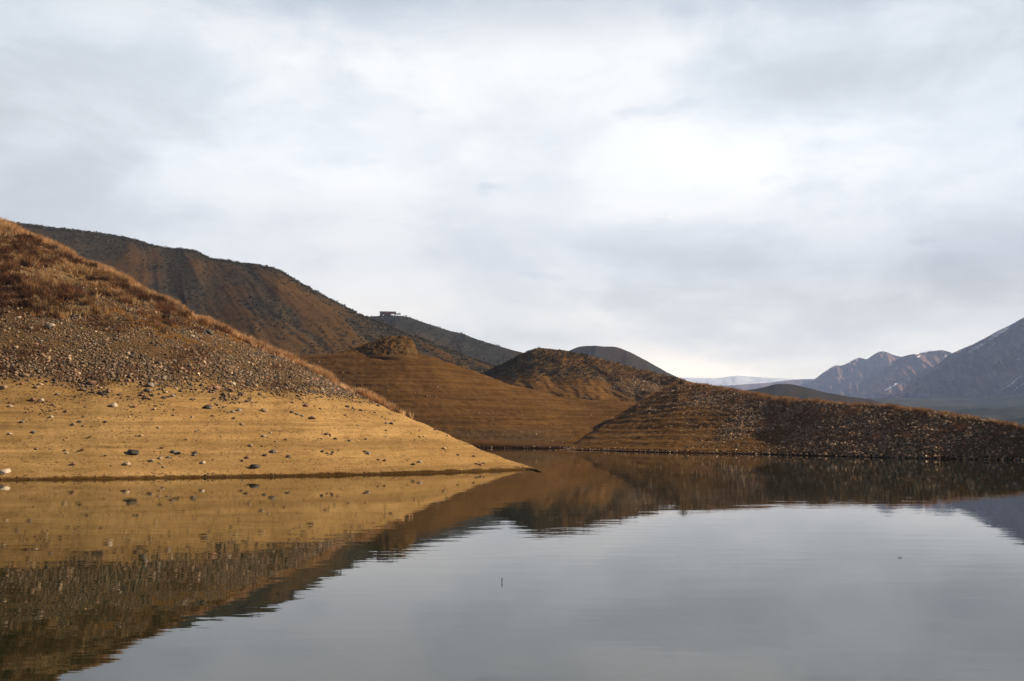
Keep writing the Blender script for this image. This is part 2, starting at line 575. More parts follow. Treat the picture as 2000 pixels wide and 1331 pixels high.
dz += 0.05 * fbm(P * [0.9, 0.9, 0.9] + 9, 3) * sstep(-A.D, -1.2, 0.0) * sstep(A.D, -1.5, 0)
A.disp(dz)
nz = fbm(P * [0.16, 0.16, 0.16] + 3, 4)
hz = A.P[..., 2]
A_gravel = sstep(hz + 0.8 * nz, 4.4, 6.2) * sstep(hz + 2.2 * nz - 30 * np.maximum(A.T - 1.0, 0), 14.0, 10.5)
edge = sstep(A.T, 0.90, 0.965) * sstep(A.U, 830, 640)
A_grass = np.clip(sstep(hz + 2.0 * nz, 9.4, 12.0) + edge, 0, 1)
A_grass *= sstep(A.T, 1.35, 1.15)
A.attrs['mask'] = np.clip(A_gravel * 0.95 + 0.75 * A_grass, 0, 1)
A.attrs['wet'] = sstep(hz + 0.07 * fbm(P * [1.2, 1.2, 2.0], 4), 0.17, 0.09)
A.build('hill', M_sand, 'near tan hillside with gravel and dry grass on the left')

# ------------------------------------------------------------------ far shore hills
B_sil = [(540, 700), (590, 698), (640, 693), (690, 690), (730, 690), (800, 691), (840, 697), (880, 709), (940, 731), (1000, 753), (1060, 769),
         (1100, 778), (1150, 783), (1240, 785), (1330, 800)]
B_foot = [(540, 874), (900, 875), (1110, 877), (1330, 880)]
B_crest = [(540, 190), (760, 182), (900, 186), (1050, 195), (1150, 205), (1330, 225)]
B = Hill(540, 1320, 420, 260, B_sil, B_foot, B_crest, pk=1.45, on_water=True, bank=0.05, back=0.9, nback=26, sm=4)
P = B.P
inl = sstep(B.D, 0.5, 6.0)
wz = P[..., 2] + 0.25 * fbm(P * [0.05, 0.05, 0], 3)
B.disp((0.35 * fbm(P * [0.12, 0.12, 0.1], 4) + 0.08 * fbm(P * 0.9, 3) + 0.025 * np.sin(wz * 8)) * inl)
B.attrs['mask'] = 0.5 * sstep(fbm(P * [0.05, 0.05, 0.3] + 5, 4), 0.15, 0.5) * sstep(P[..., 2], 6, 1.5)
B.attrs['wet'] = sstep(P[..., 2], 0.45, 0.2)
B.build('hill', M_red, 'bare red-brown cone of banded mud across the water')

C_sil = [(1085, 884), (1105, 878), (1150, 851), (1200, 817), (1240, 792), (1270, 774), (1300, 757), (1325, 748), (1360, 751), (1400, 758), (1450, 767), (1500, 777),
         (1600, 785), (1700, 793), (1800, 803), (1900, 818), (2000, 834), (2200, 856), (2500, 880)]
C_foot = [(1085, 880), (1110, 879), (1320, 885), (1500, 888), (1600, 891), (1800, 896), (2000, 900), (2500, 913)]
C_crest = [(1085, 141), (1110, 140), (1200, 160), (1320, 166), (1450, 142), (1600, 120), (1800, 108), (2000, 99), (2500, 84)]
C = Hill(1085, 2480, 620, 240, C_sil, C_foot, C_crest, pk=1.15, on_water=True, bank=0.05, back=1.6, nback=30, sm=5)
P = C.P
inl = sstep(C.D, 0.5, 5.0)
wz = P[..., 2] + 0.2 * fbm(P * [0.06, 0.06, 0], 3)
C.disp((0.17 * fbm(P * [0.14, 0.14, 0.1] + 4, 4) + 0.10 * fbm(P * 0.8, 3) + 0.05 * np.sin(wz * 8) * sstep(C.U, 1600, 1350)) * inl)
nz = fbm(P * [0.1, 0.1, 0.12] + 8, 4)
C_gravel = sstep(C.U + 170 * nz + (P[..., 2] - 2.5) * 14, 1380, 1560)
C_gravel *= sstep(C.T, 1.02, 0.92 if False else 0.985)
C_grass = sstep(C.T + 0.10 * nz, 0.86, 0.99) * sstep(C.T, 1.35, 1.15) * (0.35 + 0.65 * sstep(nz, -0.2, 0.2)) * sstep(C.U, 1190, 1260)
C.attrs['mask'] = np.clip(C_gravel * 0.85 + 0.3 * C_grass, 0, 1)
C.attrs['wet'] = sstep(P[..., 2] + 0.06 * fbm(P * 1.5, 2), 0.42, 0.2)
C.build('hill', M_bank, 'low gravel covered spur along the right shore')

E_sil = [(860, 760), (900, 745), (950, 725), (985, 708), (1015, 693), (1040, 684), (1060, 682), (1100, 686), (1150, 696), (1200, 709), (1250, 723), (1300, 734),
         (1330, 741), (1420, 765), (1480, 785)]
E_foot = [(860, 800), (1480, 800)]
E_crest = [(860, 262), (1060, 252), (1200, 240), (1330, 222), (1480, 220)]
E_rf = [(860, 212), (1480, 205)]
E = Hill(860, 1470, 360, 130, E_sil, E_foot, E_crest, r_foot=E_rf, pk=1.25, back=1.2, nback=26, sm=3,
         dr=lambda U, T: 2.2 * fbm(np.stack([U * 0.013 + T * 1.2, T * 1.8, U * 0], -1), 4))
P = E.P
E.disp(0.5 * fbm(P * [0.1, 0.1, 0.1] + 2, 4) * sstep(E.T, 0, .2) + 0.12 * fbm(P * 0.6, 2))
nz = fbm(P * [0.07, 0.07, 0.09] + 1, 4)
E_scrub = sstep(E.pv if hasattr(E, 'pv') else project(P)[1], 745, 728)
E_gravel = sstep(E.U + 120 * nz, 1150, 1200) * sstep(project(P)[1] + 6 * nz, 732, 742)
E.attrs['mask'] = np.clip(E_gravel * 0.85 + E_scrub * 0.75 * sstep(nz + 0.25, -0.1, 0.3), 0, 1)
E.attrs['wet'] = np.zeros(P.shape[:2])
E.build('hill', M_bank, 'scrub topped brown knoll behind the saddle in the middle')

# eroded earth bluff standing on the red cone
O_sil = [(630, 697), (655, 692), (680, 685), (700, 679), (718, 671), (732, 667), (742, 662), (752, 659), (762, 657.5), (775, 658.5), (788, 657), (799, 660), (806, 664), (809, 672), (812, 684), (818, 697)]
O_foot = [(630, 700), (740, 697), (800, 698), (818, 700)]
O = Hill(630, 818, 220, 70, O_sil, O_foot, [(630, 192), (740, 188), (800, 186), (818, 186)], r_foot=[(630, 184), (700, 181), (740, 177.5), (800, 177), (818, 179)], pk=1.7, back=1.5, nback=24, floor=8, sm=1.5)
P = O.P
rg = sstep(O.T, 0, 0.15)
O.P[..., 1] += 0.40 * fbm(P * [0.7, 0.7, 0.9], 4) * rg
O.P[..., 0] += 0.25 * fbm(P * [0.7, 0.7, 0.9] + 7, 4) * rg
O.disp((0.25 * fbm(P * 0.9 + 3, 4) + 0.12 * np.abs(fbm(P * 2.5, 3))) * rg)
O.attrs['mask'] = sstep(fbm(P * 0.5, 3), 0.0, 0.5) * 0.5
O.attrs['wet'] = np.zeros(P.shape[:2])
O.build('earth_bluff', soil('bluff_earth', (0.075, 0.040, 0.015), (0.12, 0.062, 0.021), (0.05, 0.028, 0.012), 0.2, 1.5, 0.3, 2.5,
        mask_col=((0.07, 0.045, 0.022), (0.12, 0.075, 0.034)), bump=0.08, bscale=3.0), 'crumbling dark earth bluff on top of the red-brown cone')

# ------------------------------------------------------------------ big scrub hill
F_sil = [(-700, 420), (-300, 425), (20, 436), (60, 441), (100, 446), (150, 450), (200, 458), (250, 466), (285, 475), (300, 480), (320, 484), (340, 487), (370, 489), (388, 493), (400, 501), (415, 506), (450, 511),
         (500, 519), (545, 529), (580, 549), (620, 571), (660, 593), (700, 614), (715, 621), (760, 639), (800, 656), (850, 673), (900, 691), (950, 711), (1000, 730), (1060, 755)]
F_foot = [(-700, 800), (1060, 790)]
F_crest = [(-700, 640), (0, 560), (300, 500), (500, 450), (700, 400), (900, 360), (1060, 330)]
F_rf = [(-700, 330), (0, 300), (500, 270), (1060, 262)]


def gully(U, T):
    s = U + 300 * T ** 1.2 * sstep(U, 200, 520) + 28 * fbm(np.stack([U * 0.01, T * 3.5, U * 0 + 8], -1), 3)
    g = fbm(np.stack([s * 0.0125, T * 0.7, U * 0 + 2], -1), 3)
    return g


FH = Hill(-700, 1060, 800, 330, F_sil, F_foot, F_crest, r_foot=F_rf, pk=1.3, back=0.8, nback=24, sm=4, sm_sil=3,
          dr=lambda U, T: 5.5 * gully(U, T) * (1 - 0.5 * T) + 0.3 * fbm(np.stack([(U + 300 * T * sstep(U, 200, 520)) * 0.045 + 0.9 * fbm(np.stack([U * 0.012, T * 5, U * 0 + 4], -1), 3), T * 2.4, U * 0], -1), 3))
P = FH.P
g = gully(FH.U, np.clip(FH.T, 0, 1))
nz = fbm(P * [0.02, 0.02, 0.025], 4)
FH.disp(0.5 * fbm(P * [0.06, 0.06, 0.06], 4) * sstep(FH.T, 0, .1))
strip = sstep(g + 0.4 * nz + 0.30 * sstep(FH.T, 0.3, 0.9), -0.1, 0.55)
FH.attrs['mask'] = np.clip(strip * 0.9 + 0.45 * sstep(FH.T, 0.86, 0.97), 0, 1)
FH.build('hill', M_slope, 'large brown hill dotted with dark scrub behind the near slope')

# ------------------------------------------------------------------ farther hills
G_sil = [(560, 650), (640, 628), (700, 620), (720, 619), (740, 617.5), (785, 617.5), (800, 620), (830, 631), (880, 647), (905, 652), (925, 661), (960, 672), (1000, 684), (1025, 690), (1100, 712), (1200, 745)]
G = Hill(560, 1200, 420, 120, G_sil, [(560, 770), (1200, 770)], [(560, 820), (760, 800), (1000, 760), (1200, 740)], r_foot=[(560, 520), (1200, 520)], pk=1.35, back=0.9, sm=3,
         dr=lambda U, T: 18 * fbm(np.stack([U * 0.014 - T * 1.2, T * 0.6, U * 0 + 6], -1), 4))
P = G.P
G.disp(1.2 * fbm(P * [0.03, 0.03, 0.03], 4) * sstep(G.T, 0, .1) * sstep(G.T, 1.0, 0.9))
G.attrs['mask'] = sstep(fbm(P * [0.012, 0.012, 0.014] + 2, 4), -0.1, 0.3)
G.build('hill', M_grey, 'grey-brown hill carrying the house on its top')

H_sil = [(1040, 720), (1080, 700), (1110, 686), (1130, 678), (1160, 675), (1200, 677), (1230, 688), (1260, 704), (1290, 721), (1310, 732), (1360, 755), (1420, 775)]
H = Hill(1040, 1420, 260, 90, H_sil, [(1040, 800), (1420, 800)], [(1040, 1050), (1200, 1050), (1420, 1000)], r_foot=[(1040, 800), (1420, 800)], pk=1.35, back=0.9, sm=4,
         dr=lambda U, T: 12 * fbm(np.stack([U * 0.02, T * 0.6, U * 0 + 9], -1), 4))
P = H.P
H.disp(1.0 * fbm(P * 0.03, 4) * sstep(H.T, 0, .1))
H.attrs['mask'] = sstep(fbm(P * [0.012, 0.012, 0.012] + 4, 4), -0.3, 0.2)
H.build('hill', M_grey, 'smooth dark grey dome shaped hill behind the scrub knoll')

I_sil = [(1380, 775), (1430, 766), (1470, 761), (1490, 757), (1510, 751.5), (1525, 750), (1545, 751.5), (1580, 759), (1620, 769), (1700, 781), (1750, 793), (1800, 808), (1900, 826)]
I = Hill(1380, 1900, 260, 70, I_sil, [(1380, 835), (1900, 838)], [(1380, 1000), (1900, 820)], r_foot=[(1380, 760), (1900, 640)], pk=1.4, back=0.9, sm=4,
         dr=lambda U, T: 10 * fbm(np.stack([U * 0.02, T * 0.6, U * 0 + 19], -1), 4))
P = I.P
I.disp(0.8 * fbm(P * 0.03, 4) * sstep(I.T, 0, .1))
I.attrs['mask'] = sstep(fbm(P * [0.012, 0.012, 0.012] + 6, 4), -0.3, 0.2)
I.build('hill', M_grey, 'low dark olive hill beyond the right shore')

J = Hill(1380, 2900, 320, 120, [(1380, 790), (1600, 783), (1800, 778), (2000, 776), (2900, 770)], [(1380, 843), (2900, 843)], [(1380, 2300), (2900, 2100)], r_foot=[(1380, 700), (2900, 600)],
         pk=1.15, back=0.6, floor=40, sm=8, dr=lambda U, T: 60 * fbm(np.stack([U * 0.012, T * 5, U * 0 + 3], -1), 4))
P = J.P
J.disp((15 * fbm(P * [0.006, 0.004, 0.004], 4) + 1.2 * np.abs(fbm(P * [0.05, 0.05, 0.05], 3))) * sstep(J.T, 0, .15) * sstep(J.T, 1, 0.9))
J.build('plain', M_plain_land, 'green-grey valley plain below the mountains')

# mountains on the right
def streaks(h, segs):
    s = np.zeros(h.P.shape[:2])
    pu, pv = project(h.P)
    for (x0, y0, x1, y1, wd) in segs:
        d = np.array([x1 - x0, y1 - y0], float)
        L = np.linalg.norm(d)
        d /= L
        a = (pu - x0) * d[0] + (pv - y0) * d[1]
        b = -(pu - x0) * d[1] + (pv - y0) * d[0]
        b = b + 2.0 * fbm(np.stack([a * 0.05, pu * 0, pu * 0 + x0], -1), 3)
        s = np.maximum(s, sstep(np.abs(b), wd, wd * 0.3) * sstep(a, -6, 6) * sstep(a, L + 6, L - 6))
    return s


K1_sil = [(1500, 790), (1540, 765), (1565, 752), (1590, 742), (1605, 730), (1620, 720), (1632, 713.5), (1642, 715), (1655, 710), (1668, 702), (1680, 698.5), (1692, 703), (1703, 695), (1715, 688), (1722, 686), (1732, 688), (1745, 694), (1760, 697), (1850, 720), (1980, 760)]
K1 = Hill(1500, 1980, 400, 150, K1_sil, [(1500, 800), (1980, 800)], [(1500, 4300), (1980, 4300)], r_foot=[(1500, 3600), (1980, 3600)], pk=1.3, back=0.9, floor=0, sm=3, sm_sil=2.5,
          dr=lambda U, T: 150 * fbm(np.stack([U * 0.02 + T * 1.0, T * 1.5, U * 0 + 1], -1), 5) - 170 * np.abs(fbm(np.stack([U * 0.06 + T * 2.0, T * 2.5, U * 0 + 1], -1), 4)))
K1.disp(14 * fbm(K1.P * 0.006, 5) * sstep(K1.T, 0, .2) * sstep(K1.T, 1.0, 0.85))
K1.attrs['snow'] = 0.62 * streaks(K1, [(1607, 731, 1625, 719, 2), (1655, 712, 1672, 701, 1.6)])
K1.build('mountain', M_rock, 'hazy blue mountain with twin rounded peaks, farthest of the right range')

K2_sil = [(1600, 810), (1660, 778), (1700, 742), (1740, 712), (1757, 698), (1775, 693.5), (1800, 689), (1815, 686.5), (1840, 684), (1852, 687), (1870, 693), (1950, 712), (2150, 770)]
K2 = Hill(1600, 2150, 420, 150, K2_sil, [(1600, 800), (2150, 800)], [(1600, 3700), (2150, 3600)], r_foot=[(1600, 3000), (2150, 2950)], pk=1.3, back=0.9, floor=0, sm=3, sm_sil=2.5,
          dr=lambda U, T: 140 * fbm(np.stack([U * 0.018 + T * 1.5, T * 1.5, U * 0 + 31], -1), 5) - 170 * np.abs(fbm(np.stack([U * 0.05 + T * 3.0, T * 2.5, U * 0 + 1], -1), 4)))
K2.disp(12 * fbm(K2.P * 0.007, 5) * sstep(K2.T, 0, .2) * sstep(K2.T, 1.0, 0.85))
K2.attrs['snow'] = 0.72 * streaks(K2, [(1692, 735, 1757, 697, 2.2), (1700, 738, 1750, 706, 1.4), (1783, 701, 1800, 694, 2.5), (1785, 693, 1815, 687, 1.5), (1724, 764, 1758, 747, 3.0), (1842, 697, 1860, 690, 2.2), (1828, 715, 1848, 700, 1.6)])
K2.build('mountain', M_rock, 'blue-grey mountain with diagonal snow streaks, middle one of the right range')

K3_sil = [(1690, 820), (1740, 785), (1790, 745), (1830, 712), (1860, 690), (1880, 681), (1900, 673), (1925, 660), (1950, 646), (1975, 634), (2000, 620), (2100, 565), (2250, 500), (2450, 470), (2700, 520), (2900, 560)]
K3 = Hill(1690, 2900, 800, 200, K3_sil, [(1690, 800), (2900, 800)], [(1690, 3000), (2000, 2900), (2900, 2700)], r_foot=[(1690, 2350), (2900, 2100)], pk=1.25, back=0.8, floor=0, sm=3, sm_sil=2.5,
          dr=lambda U, T: 130 * fbm(np.stack([U * 0.016 + T * 1.8, T * 1.5, U * 0 + 51], -1), 5) - 200 * np.abs(fbm(np.stack([U * 0.045 + T * 4.0, T * 2.5, U * 0 + 1], -1), 4)))
K3.disp(12 * fbm(K3.P * 0.008, 5) * sstep(K3.T, 0, .2) * sstep(K3.T, 1.0, 0.85))
K3.attrs['snow'] = 0.75 * streaks(K3, [(1888, 690, 1990, 626, 4.0), (1890, 693, 1976, 637, 2.6), (1930, 662, 1975, 637, 2.2), (1946, 770, 1998, 733, 2.8), (1975, 768, 1999, 748, 1.8), (1985, 704, 1999, 698, 1.6), (1838, 713, 1862, 699, 1.5), (1930, 680, 1945, 668, 1.2)])
K3.build('mountain', M_rock, 'tall purple-brown rocky mountain at the right edge, nearest of the range')

L1 = Hill(1380, 1720, 140, 60, [(1380, 756), (1500, 748), (1540, 743), (1570, 741), (1600, 741), (1720, 745)], [(1380, 800), (1720, 800)], [(1380, 5300), (1720, 5300)], r_foot=[(1380, 4700), (1720, 4700)],
          pk=1.3, back=0.8, floor=0, sm=4, dr=lambda U, T: 100 * fbm(np.stack([U * 0.03, T * 1.5, U * 0 + 71], -1), 4))
L1.attrs['snow'] = np.zeros(L1.P.shape[:2])
L1.build('mountain', M_rock, 'faint blue hazy ridge at the foot of the twin peaks')
L2 = Hill(1200, 1760, 260, 90, [(1200, 736), (1340, 738), (1400, 739), (1440, 734), (1500, 738), (1560, 741), (1640, 738), (1760, 738)], [(1200, 800), (1760, 800)], [(1200, 7900), (1760, 7900)], r_foot=[(1200, 6000), (1760, 6000)],
          pk=1.2, back=0.6, floor=0, sm=4, dr=lambda U, T: 60 * fbm(np.stack([U * 0.03, T * 4, U * 0 + 91], -1), 4))
L2.disp(6 * fbm(L2.P * 0.006, 5) * sstep(L2.T, 0, .2) * sstep(L2.T, 1.0, 0.9))
L2.build('mountain', M_snowy, 'distant pale snowy range low on the horizon')

# ------------------------------------------------------------------ stones
def ico(sub):
    import bmesh
    bm = bmesh.new()
    bmesh.ops.create_icosphere(bm, subdivisions=sub, radius=1.0)
    V = np.array([v.co[:] for v in bm.verts])
    Fc = np.array([[v.index for v in f.verts] for f in bm.faces])
    bm.free()
    return V, Fc


ICO1, ICO2, ICO3 = ico(1), ico(2), ico(4)


def frames(N, spin):
    """local axes whose z follows N, turned by spin"""
    ref = np.where(np.abs(N[:, :1]) < 0.9, np.array([[1.0, 0, 0]]), np.array([[0, 1.0, 0]]))
    X = np.cross(ref, N)
    X /= np.linalg.norm(X, axis=1)[:, None]
    Y = np.cross(N, X)
    c, s = np.cos(spin)[:, None], np.sin(spin)[:, None]
    return X * c + Y * s, -X * s + Y * c


STONE_COLS = np.array([(0.115, 0.086, 0.060), (0.155, 0.112, 0.076), (0.22, 0.155, 0.100), (0.07, 0.056, 0.044), (0.175, 0.098, 0.060), (0.048, 0.040, 0.034), (0.32, 0.23, 0.155), (0.44, 0.36, 0.27)]) * [1.08, 0.97, 0.84]
STONE_P = np.array([.24, .2, .13, .17, .12, .09, .04, .01])


def gravel(name, sets, label, big=0.16, lift=1.0):
    """sets: list of (points, normals, sizes)"""
    Vs, Fs, Cs, off = [], [], [], 0
    for pts, nrm, size in sets:
        for V0, F0, sel in ((*ICO1, size < big), (*ICO2, size >= big)):
            p, n, s = pts[sel], nrm[sel], size[sel]
            if not len(p):
                continue
            n = n * [0.7, 0.7, 1] + rng.normal(0, 0.22, n.shape)
            n /= np.linalg.norm(n, axis=1)[:, None]
            X, Y = frames(n, rng.random(len(p)) * 6.28)
            sx = s * rng.uniform(0.42, 0.68, len(p))
            sy = s * rng.uniform(0.32, 0.52, len(p))
            sz = s * rng.uniform(0.20, 0.40, len(p))
            V = V0[None] * (1 + 0.22 * rng.normal(size=(len(p), len(V0), 1)) * (0.8 if len(V0) < 20 else 0.45))
            V = V[..., :1] * (X * sx[:, None])[:, None] + V[..., 1:2] * (Y * sy[:, None])[:, None] + V[..., 2:] * (n * sz[:, None])[:, None]
            V += (p + n * (sz * 0.35)[:, None])[:, None]
            c = STONE_COLS[rng.choice(len(STONE_COLS), len(p), p=STONE_P)] * rng.uniform(0.75, 1.25, (len(p), 1)) * lift
            Vs.append(V.reshape(-1, 3))
            Fs.append((F0[None] + (np.arange(len(p)) * len(V0))[:, None, None] + off).reshape(-1, 3))
            Cs.append(np.repeat(c, len(V0), 0))
            off += len(p) * len(V0)
    me = raw_mesh(name, np.concatenate(Vs), np.concatenate(Fs), 3, smooth=True)
    cattr(me, 'tint', np.concatenate(Cs))
    o = link(name, me, M_stone)
    tag(o, label, 'gravel', None, 'stuff')
    return o


def sizes(n, med, sig, lo, hi):
    return np.clip(med * np.exp(rng.normal(0, sig, n)), lo, hi)


vis = (A.T > 0) & (A.T < 1.1) & (A.U > -120)
wA = A_gravel * vis * (0.30 + 0.70 * sstep(fbm(A.P * 0.4 + 11, 3), -0.45, 0.25))
p1, n1, _ = A.scatter(66000, wA)
s1 = sizes(len(p1), 0.076, 0.45, 0.045, 0.32) * (1.25 - 0.4 * sstep(p1[:, 2], 5, 9))
# thinning scatter below the band, in wandering clusters, and pebbles along old water lines
hzA = A.P[..., 2]
clus = sstep(fbm(A.P * [0.35, 0.35, 0.8] + 21, 3), 0.05, 0.55)
nzs = fbm(A.P * [0.2, 0.2, 0.4] + 71, 3)
wS = vis * sstep(hzA, 0.35, 1.0) * (0.010 + 0.09 * clus * sstep(hzA, 1, 5) + 1.0 * sstep(hzA + 1.0 * nzs, 3.0, 5.6) * (0.10 + clus)) * (1 - A_gravel)
p2, n2, _ = A.scatter(8500, wS)
s2 = sizes(len(p2), 0.075, 0.50, 0.03, 0.22)
wG = vis * A_grass * 1.0
p3, n3, _ = A.scatter(5500, wG)
s3 = sizes(len(p3), 0.10, 0.5, 0.05, 0.3)
wW = vis * (np.abs(hzA - 0.12) < 0.10)
p4, n4, _ = A.scatter(500, wW.astype(float))
s4 = sizes(len(p4), 0.05, 0.4, 0.02, 0.12)
gravel('gravel', [(p1, n1, s1), (p2, n2, s2), (p3, n3, s3), (p4, n4, s4)], 'grey and brown gravel covering the near hillside')

visC = (C.T > 0) & (C.T < 1.05) & (C.U < 2080)
clC = sstep(fbm(C.P * 0.35 + 2, 3), -0.4, 0.2)
q1, m1, _ = C.scatter(23000, visC * C_gravel * (0.3 + 0.7 * clC))
t1 = sizes(len(q1), 0.13, 0.42, 0.06, 0.36)
q2, m2, _ = C.scatter(2600, visC * (1 - C_gravel) * (0.15 + sstep(C.U, 1250, 1450)) * sstep(C.P[..., 2], 0.1, 0.3))
t2 = sizes(len(q2), 0.11, 0.4, 0.05, 0.3)
q3, m3, _ = C.scatter(900, (visC * (np.abs(C.P[..., 2] - 0.12) < 0.1)).astype(float))
t3 = sizes(len(q3), 0.10, 0.4, 0.05, 0.3)
visE = (E.T > 0) & (E.T < 1.0)
q4, m4, _ = E.scatter(7500, visE * E_gravel * sstep(fbm(E.P * 0.2, 3), -0.3, 0.1))
t4 = sizes(len(q4), 0.16, 0.4, 0.08, 0.4)
visB = (B.T > 0) & (B.T < 1.0)
q5, m5, _ = B.scatter(1100, visB * (0.15 + sstep(fbm(B.P * 0.12 + 3, 3), 0.1, 0.5)))
t5 = sizes(len(q5), 0.13, 0.4, 0.06, 0.35)
q6, m6, _ = B.scatter(260, (visB * (np.abs(B.P[..., 2] - 0.12) < 0.1)).astype(float))
t6 = sizes(len(q6), 0.14, 0.4, 0.06, 0.35)
gravel('gravel', [(q1, m1, t1), (q2, m2, t2), (q3, m3, t3), (q4, m4, t4), (q5, m5, t5), (q6, m6, t6)], 'dark gravel strewn over the far shore slopes', lift=1.6)  # lift brightens the stone tint to imitate sun glints

# individual stones: five tones, three shapes of each, shared meshes
TONES = {'pale': (0.33, 0.255, 0.18), 'grey': (0.19, 0.155, 0.12), 'dark': (0.055, 0.045, 0.037), 'buff': (0.30, 0.205, 0.12), 'reddish': (0.23, 0.12, 0.075)}
STONE_MAT = {k: plain(k + '_stone', c, 0.8, 0.35, 1.6, 0.2, 0.06) for k, c in TONES.items()}
STONE_ME = {}
for k in TONES:
    for sh in range(3):
        V, Fc = ICO3
        r2 = np.random.default_rng(sh * 7 + len(k))
        off = r2.uniform(0, 50, 3)
        rad = 1 + 0.24 * fbm(V * 1.1 + off, 3)
        for _ in range(7 if sh != 1 else 3):                     # flat broken faces
            d = r2.normal(size=3)
            d /= np.linalg.norm(d)
            lim = r2.uniform(0.60, 0.85)
            dd = V @ d * rad
            rad = np.where(dd > lim, rad * lim / np.maximum(dd, 1e-6), rad)
        W = V * rad[:, None] * np.array([(0.58, 0.44, 0.36), (0.55, 0.48, 0.34), (0.64, 0.40, 0.28)][sh])
        W += W * (0.04 * fbm(V * 4 + off, 2))[:, None]
        me = raw_mesh('stone', W, Fc, 3)
        me.materials.append(STONE_MAT[k])
        STONE_ME[k, sh] = me


def put_stone(p, n, size, tone, label, group, cat='stone', shape=None, sink=0.10, name='stone'):
    o = bpy.data.objects.new(name, STONE_ME[tone, random.randrange(3) if shape is None else shape])
    nn = Vector(n) * 0.6 + Vector((0, 0, 0.6)) + Vector((random.gauss(0, .12), random.gauss(0, .12), 0))
    qn = nn.to_track_quat('Z', 'Y')
    o.rotation_mode = 'QUATERNION'
    o.rotation_quaternion = qn @ Vector((0, 0, 1)).rotation_difference(Vector((0, 0, 1)))
    from mathutils import Quaternion
    o.rotation_quaternion = qn @ Quaternion((0, 0, 1), random.uniform(-0.8, 0.8))
    s = size * random.uniform(0.95, 1.05)
    o.scale = (s, s, s * random.uniform(0.85, 1.15))
    o.location = Vector(p) + Vector(n) * (size * (0.22 - sink))
    col.objects.link(o)
    tag(o, label, cat, group)
    return o


